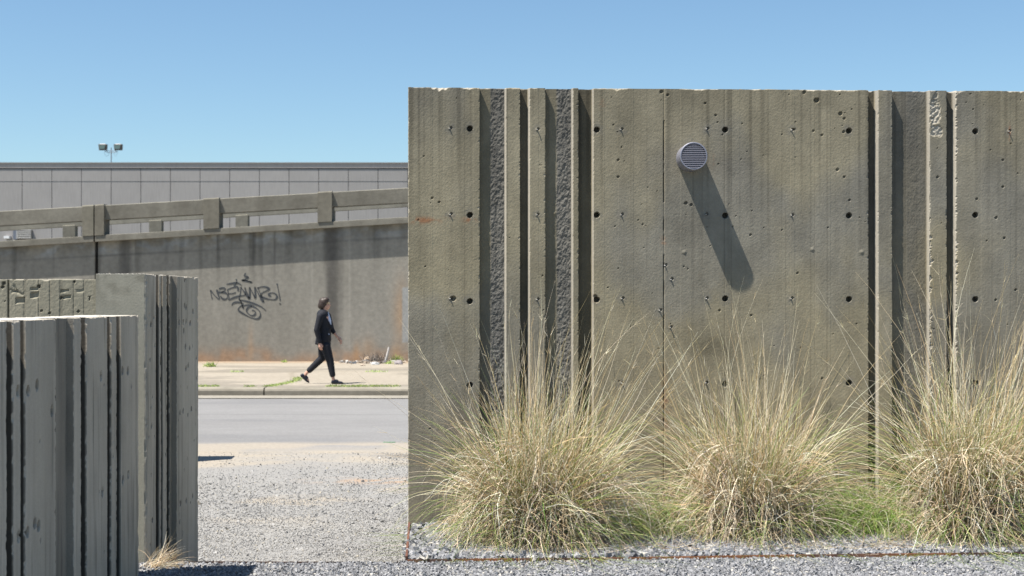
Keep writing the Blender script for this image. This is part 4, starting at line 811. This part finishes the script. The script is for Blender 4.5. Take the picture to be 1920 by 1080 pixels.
o.scale = (.62, .6, .6); zz = F * (EYE + .09) / (836 - HY); o.location = ((729 - CX) / F * zz, zz, float(lotz(np.array(zz)))); tag(o, 'flattened scrap of green plastic at the road edge', 'litter')

# ------------------------------------------------------------------ the walking person
PY_ = F * (EYE - .104) / (719.5 - HY); SP = F / PY_
def pp(cx, cy, dy=0.): return Vector((((540 + cx / 5.4) - CX) / SP, PY_ + dy, EYE + (HY - (540 + cy / 5.4)) / SP))
root = thing('person', 'person in black trouser suit and dark shoes walking right past the ramp wall', 'person', tuple(pp(350, 968)))
root.location.z = .104
RL = Vector(root.location)
dg = None
def blob(name, prims, mat, voxel, parent=root, smooth_it=4):
    mb = MB()
    for p in prims:
        if p[0] == 'c':      # tapered limb
            _, a, b, ra, rb = p[:5]; sq = p[5] if len(p) > 5 else (1, 1, 1); n = max(3, int((b - a).length / (min(ra, rb) * .4)) + 1)
            L_ = [(a.lerp(b, i / n), ra + (rb - ra) * i / n, sq) for i in range(n + 1)]
        else: L_ = [(p[1], 1, p[2])]
        for ctr, rr_, sq in L_:
            nu, nv = 14, 9; V = []; 
            for i in range(nv + 1):
                th = math.pi * i / nv
                for k in range(nu): ph = 2 * math.pi * k / nu; V.append((ctr.x - RL.x + rr_ * sq[0] * math.sin(th) * math.cos(ph), ctr.y - RL.y + rr_ * sq[1] * math.sin(th) * math.sin(ph), ctr.z - RL.z + rr_ * sq[2] * math.cos(th)))
            mb.add(V, [(i * nu + k, (i + 1) * nu + k, (i + 1) * nu + (k + 1) % nu, i * nu + (k + 1) % nu) for i in range(nv) for k in range(nu)])
    o = mb.build(name, mat, parent); m = o.modifiers.new('r', 'REMESH'); m.mode = 'VOXEL'; m.voxel_size = voxel; m.use_smooth_shade = True
    m = o.modifiers.new('s', 'SMOOTH'); m.factor = .5; m.iterations = smooth_it
    bpy.context.view_layer.update(); d = bpy.context.evaluated_depsgraph_get(); me = bpy.data.meshes.new_from_object(o.evaluated_get(d)); o.modifiers.clear(); old = o.data; o.data = me; bpy.data.meshes.remove(old); me.name = name
    if not me.materials: me.materials.append(mat)
    return o
SK = material('skin', (.52, .30, .22), rough=.5); SUIT = material('black_suit', (.012, .013, .018), rough=.8, bump=.003, bscale=25); SHIRT = material('pale_blue_shirt', (.50, .55, .68), rough=.8); HAIR = material('dark_hair', (.04, .026, .02), rough=.5, nscale=60, namp=.4, spec=.35); SHOE = material('dark_shoe_leather', (.012, .014, .022), rough=.35)
nr, fr = -.085, .085; hs = .16
N_sh, F_sh = pp(335, 285, -hs), pp(392, 283, hs); N_el, N_wr = pp(305, 425, -.21), pp(335, 548, -.20); F_el, F_wr = pp(428, 425, .21), pp(487, 498, .20)
N_hip, F_hip = pp(385, 590, nr), pp(350, 590, fr); N_kn, N_an = pp(432, 738, nr), pp(462, 905, nr); F_kn, F_an = pp(338, 712, fr), pp(176, 868, fr)
head = pp(374, 160)
body = [('c', N_hip, N_kn, .075, .05), ('c', N_kn, N_an, .048, .030), ('c', F_hip, F_kn, .075, .05), ('c', F_kn, F_an, .048, .030),
 ('c', N_an, pp(470, 940, nr), .030, .032), ('c', pp(470, 945, nr), pp(530, 955, nr), .03, .024), ('c', F_an, pp(160, 895, fr), .030, .032), ('c', pp(160, 895, fr), pp(195, 938, fr), .03, .024),
 ('c', pp(368, 560), pp(370, 430), .11, .10, (1, 1.25, 1)), ('c', pp(370, 430), pp(358, 300), .10, .11, (1, 1.3, 1)), ('c', N_sh, F_sh, .05, .05), ('c', pp(358, 285), pp(372, 205), .05, .046),
 ('c', N_sh, N_el, .042, .034), ('c', N_el, N_wr, .034, .022), ('c', F_sh, F_el, .042, .034), ('c', F_el, F_wr, .034, .022),
 ('e', head + Vector((-.012, 0, .012)), (.088, .072, .098)), ('e', pp(392, 180), (.058, .055, .078)), ('e', pp(406, 203), (.026, .026, .020)),
 ('c', pp(418, 160), pp(426, 177), .008, .012), ('c', pp(413, 190, 0), pp(417, 191, 0), .010, .010), ('c', pp(412, 196, 0), pp(414, 197, 0), .010, .009), ('e', pp(366, 168, -.070), (.016, .008, .028)), ('e', pp(366, 168, .070), (.016, .008, .028)), ('c', pp(408, 145, -.03), pp(408, 145, .03), .012, .012)]
def hand(wr, dirv, side, up, curl):
    L_ = []; d = dirv.normalized(); palm = wr + d * .045; L_.append(('c', wr, wr + d * .075, .021, .030, (1, .75, 1)))
    kn = wr + d * .080; lat = side.normalized(); bendv = up.normalized()
    for i, (o_, l) in enumerate(((-.027, .062), (-.009, .072), (.009, .068), (.027, .054))):
        a = kn + lat * o_; b = a + (d + bendv * curl * .4).normalized() * l * .5; c_ = b + (d + bendv * curl * 1.3).normalized() * l * .5
        L_ += [('c', a, b, .0095, .009), ('c', b, c_, .009, .0075)]
    a = wr + d * .03 - lat * .026; b = a + (d * .7 - lat * .5 + bendv * .3).normalized() * .035; c_ = b + (d + bendv * .4).normalized() * .028; L_ += [('c', a, b, .012, .0105), ('c', b, c_, .0105, .009)]
    return L_
body += hand(N_wr, pp(342, 600, -.2) - pp(335, 548, -.2), Vector((-1, 0, .1)), Vector((.2, 1, 0)), .7)
body += hand(F_wr, pp(527, 545, .2) - pp(487, 498, .2), Vector((-.4, -.2, -.8)), Vector((-.4, 0, -.6)), .6)
blob('body', body, SK, .0065)
for dyy in (-.028, .028):      # eyes
    MB().tube([tuple(pp(411, 157, dyy) - RL), tuple(pp(414, 157, dyy) - RL)], .009, 8).build('eye', material('eye', (.05, .04, .04), rough=.2), root)
mb = MB()
for dyy in (-.034, .034): mb.tube([tuple(pp(418, 156, dyy) - RL + Vector((.0, .022 * math.cos(t), .019 * math.sin(t)))) for t in np.linspace(0, 2 * math.pi, 13)], .004, 6)
for dyy in (-.076, .076): mb.tube([tuple(pp(417, 153, dyy * .75) - RL), tuple(pp(366, 156, dyy) - RL)], .003, 6)
mb.build('glasses', material('gold_frame', (.75, .62, .38), rough=.25, metal=1), root)
hairp = [('e', head + Vector((-.022, 0, .022)), (.096, .086, .098)), ('e', pp(345, 170), (.072, .086, .095)), ('e', pp(326, 180), (.045, .06, .06)), ('e', pp(385, 118), (.062, .07, .042)), ('e', pp(400, 130, -.02), (.03, .045, .025)), ('e', pp(352, 178, -.058), (.045, .025, .06)), ('e', pp(352, 178, .058), (.045, .025, .06))]
blob('hair', hairp, HAIR, .008)
shirt = [('c', pp(386, 262), pp(410, 330), .052, .052, (1, 1.05, 1)), ('c', pp(410, 330), pp(418, 372), .050, .040, (1, .9, 1))]
blob('shirt', shirt, SHIRT, .010)
jk = [('c', N_sh + Vector((0, -.005, -.01)), N_el, .062, .052), ('c', N_el, N_wr + Vector((0, 0, .015)), .052, .040), ('c', F_sh + Vector((0, .005, -.01)), F_el, .062, .050), ('c', F_el, F_el.lerp(F_wr, .35), .050, .040),
 ('c', N_sh, F_sh, .062, .062), ('c', pp(352, 275), pp(362, 420), .115, .112, (1, 1.35, 1)), ('c', pp(362, 420), pp(372, 440), .112, .112, (1, 1.35, 1)),
 ('c', pp(372, 440), pp(368, 520), .115, .130, (1, 1.3, 1)), ('c', pp(368, 520), pp(358, 560), .130, .128, (1, 1.25, .5)), ('c', pp(330, 480), pp(300, 560), .075, .050, (1, 2.2, .6)), ('c', pp(400, 480), pp(404, 585), .065, .050, (1, 2.2, .5)), ('c', pp(320, 560), pp(290, 562), .055, .030, (1, 2.8, .5)),
 ('c', pp(345, 232, -.035), pp(398, 330, -.075), .026, .030), ('c', pp(345, 232, .035), pp(398, 330, .075), .026, .030), ('c', pp(398, 330, -.075), pp(435, 400, -.02), .03, .03), ('c', pp(398, 330, .075), pp(435, 400, .02), .03, .03), ('c', pp(345, 228, -.03), pp(345, 228, .03), .028, .028)]
jacket = blob('jacket', jk, SUIT, .009)
MB().tube([tuple(pp(419, 465, -.10) - RL), tuple(pp(423, 465, -.112) - RL)], .010, 10).build('button', SHIRT, jacket)
tr = [('c', N_hip, N_kn, .100, .072, (1, 1, 1)), ('c', N_kn, N_an.lerp(N_kn, .18), .072, .056), ('c', F_hip, F_kn, .098, .070), ('c', F_kn, F_an.lerp(F_kn, .22), .070, .056), ('c', pp(368, 570), pp(368, 540), .122, .12, (1, 1.2, 1))]
blob('trousers', tr, SUIT, .010)
blob('shoe', [('c', pp(463, 952, nr), pp(545, 958, nr), .040, .030, (1, .95, .9)), ('c', pp(545, 960, nr), pp(560, 962, nr), .028, .020, (1, 1.1, .8)), ('c', pp(465, 940, nr), pp(500, 942, nr), .036, .034), ('c', pp(460, 962, nr), pp(560, 964, nr), .018, .014, (1, 1.8, .8))], SHOE, .006)
blob('shoe', [('c', pp(138, 888, fr), pp(185, 938, fr), .038, .030), ('c', pp(185, 940, fr), pp(202, 956, fr), .030, .018, (1, 1.2, .8)), ('c', pp(160, 885, fr), pp(185, 915, fr), .032, .03)], SHOE, .006)
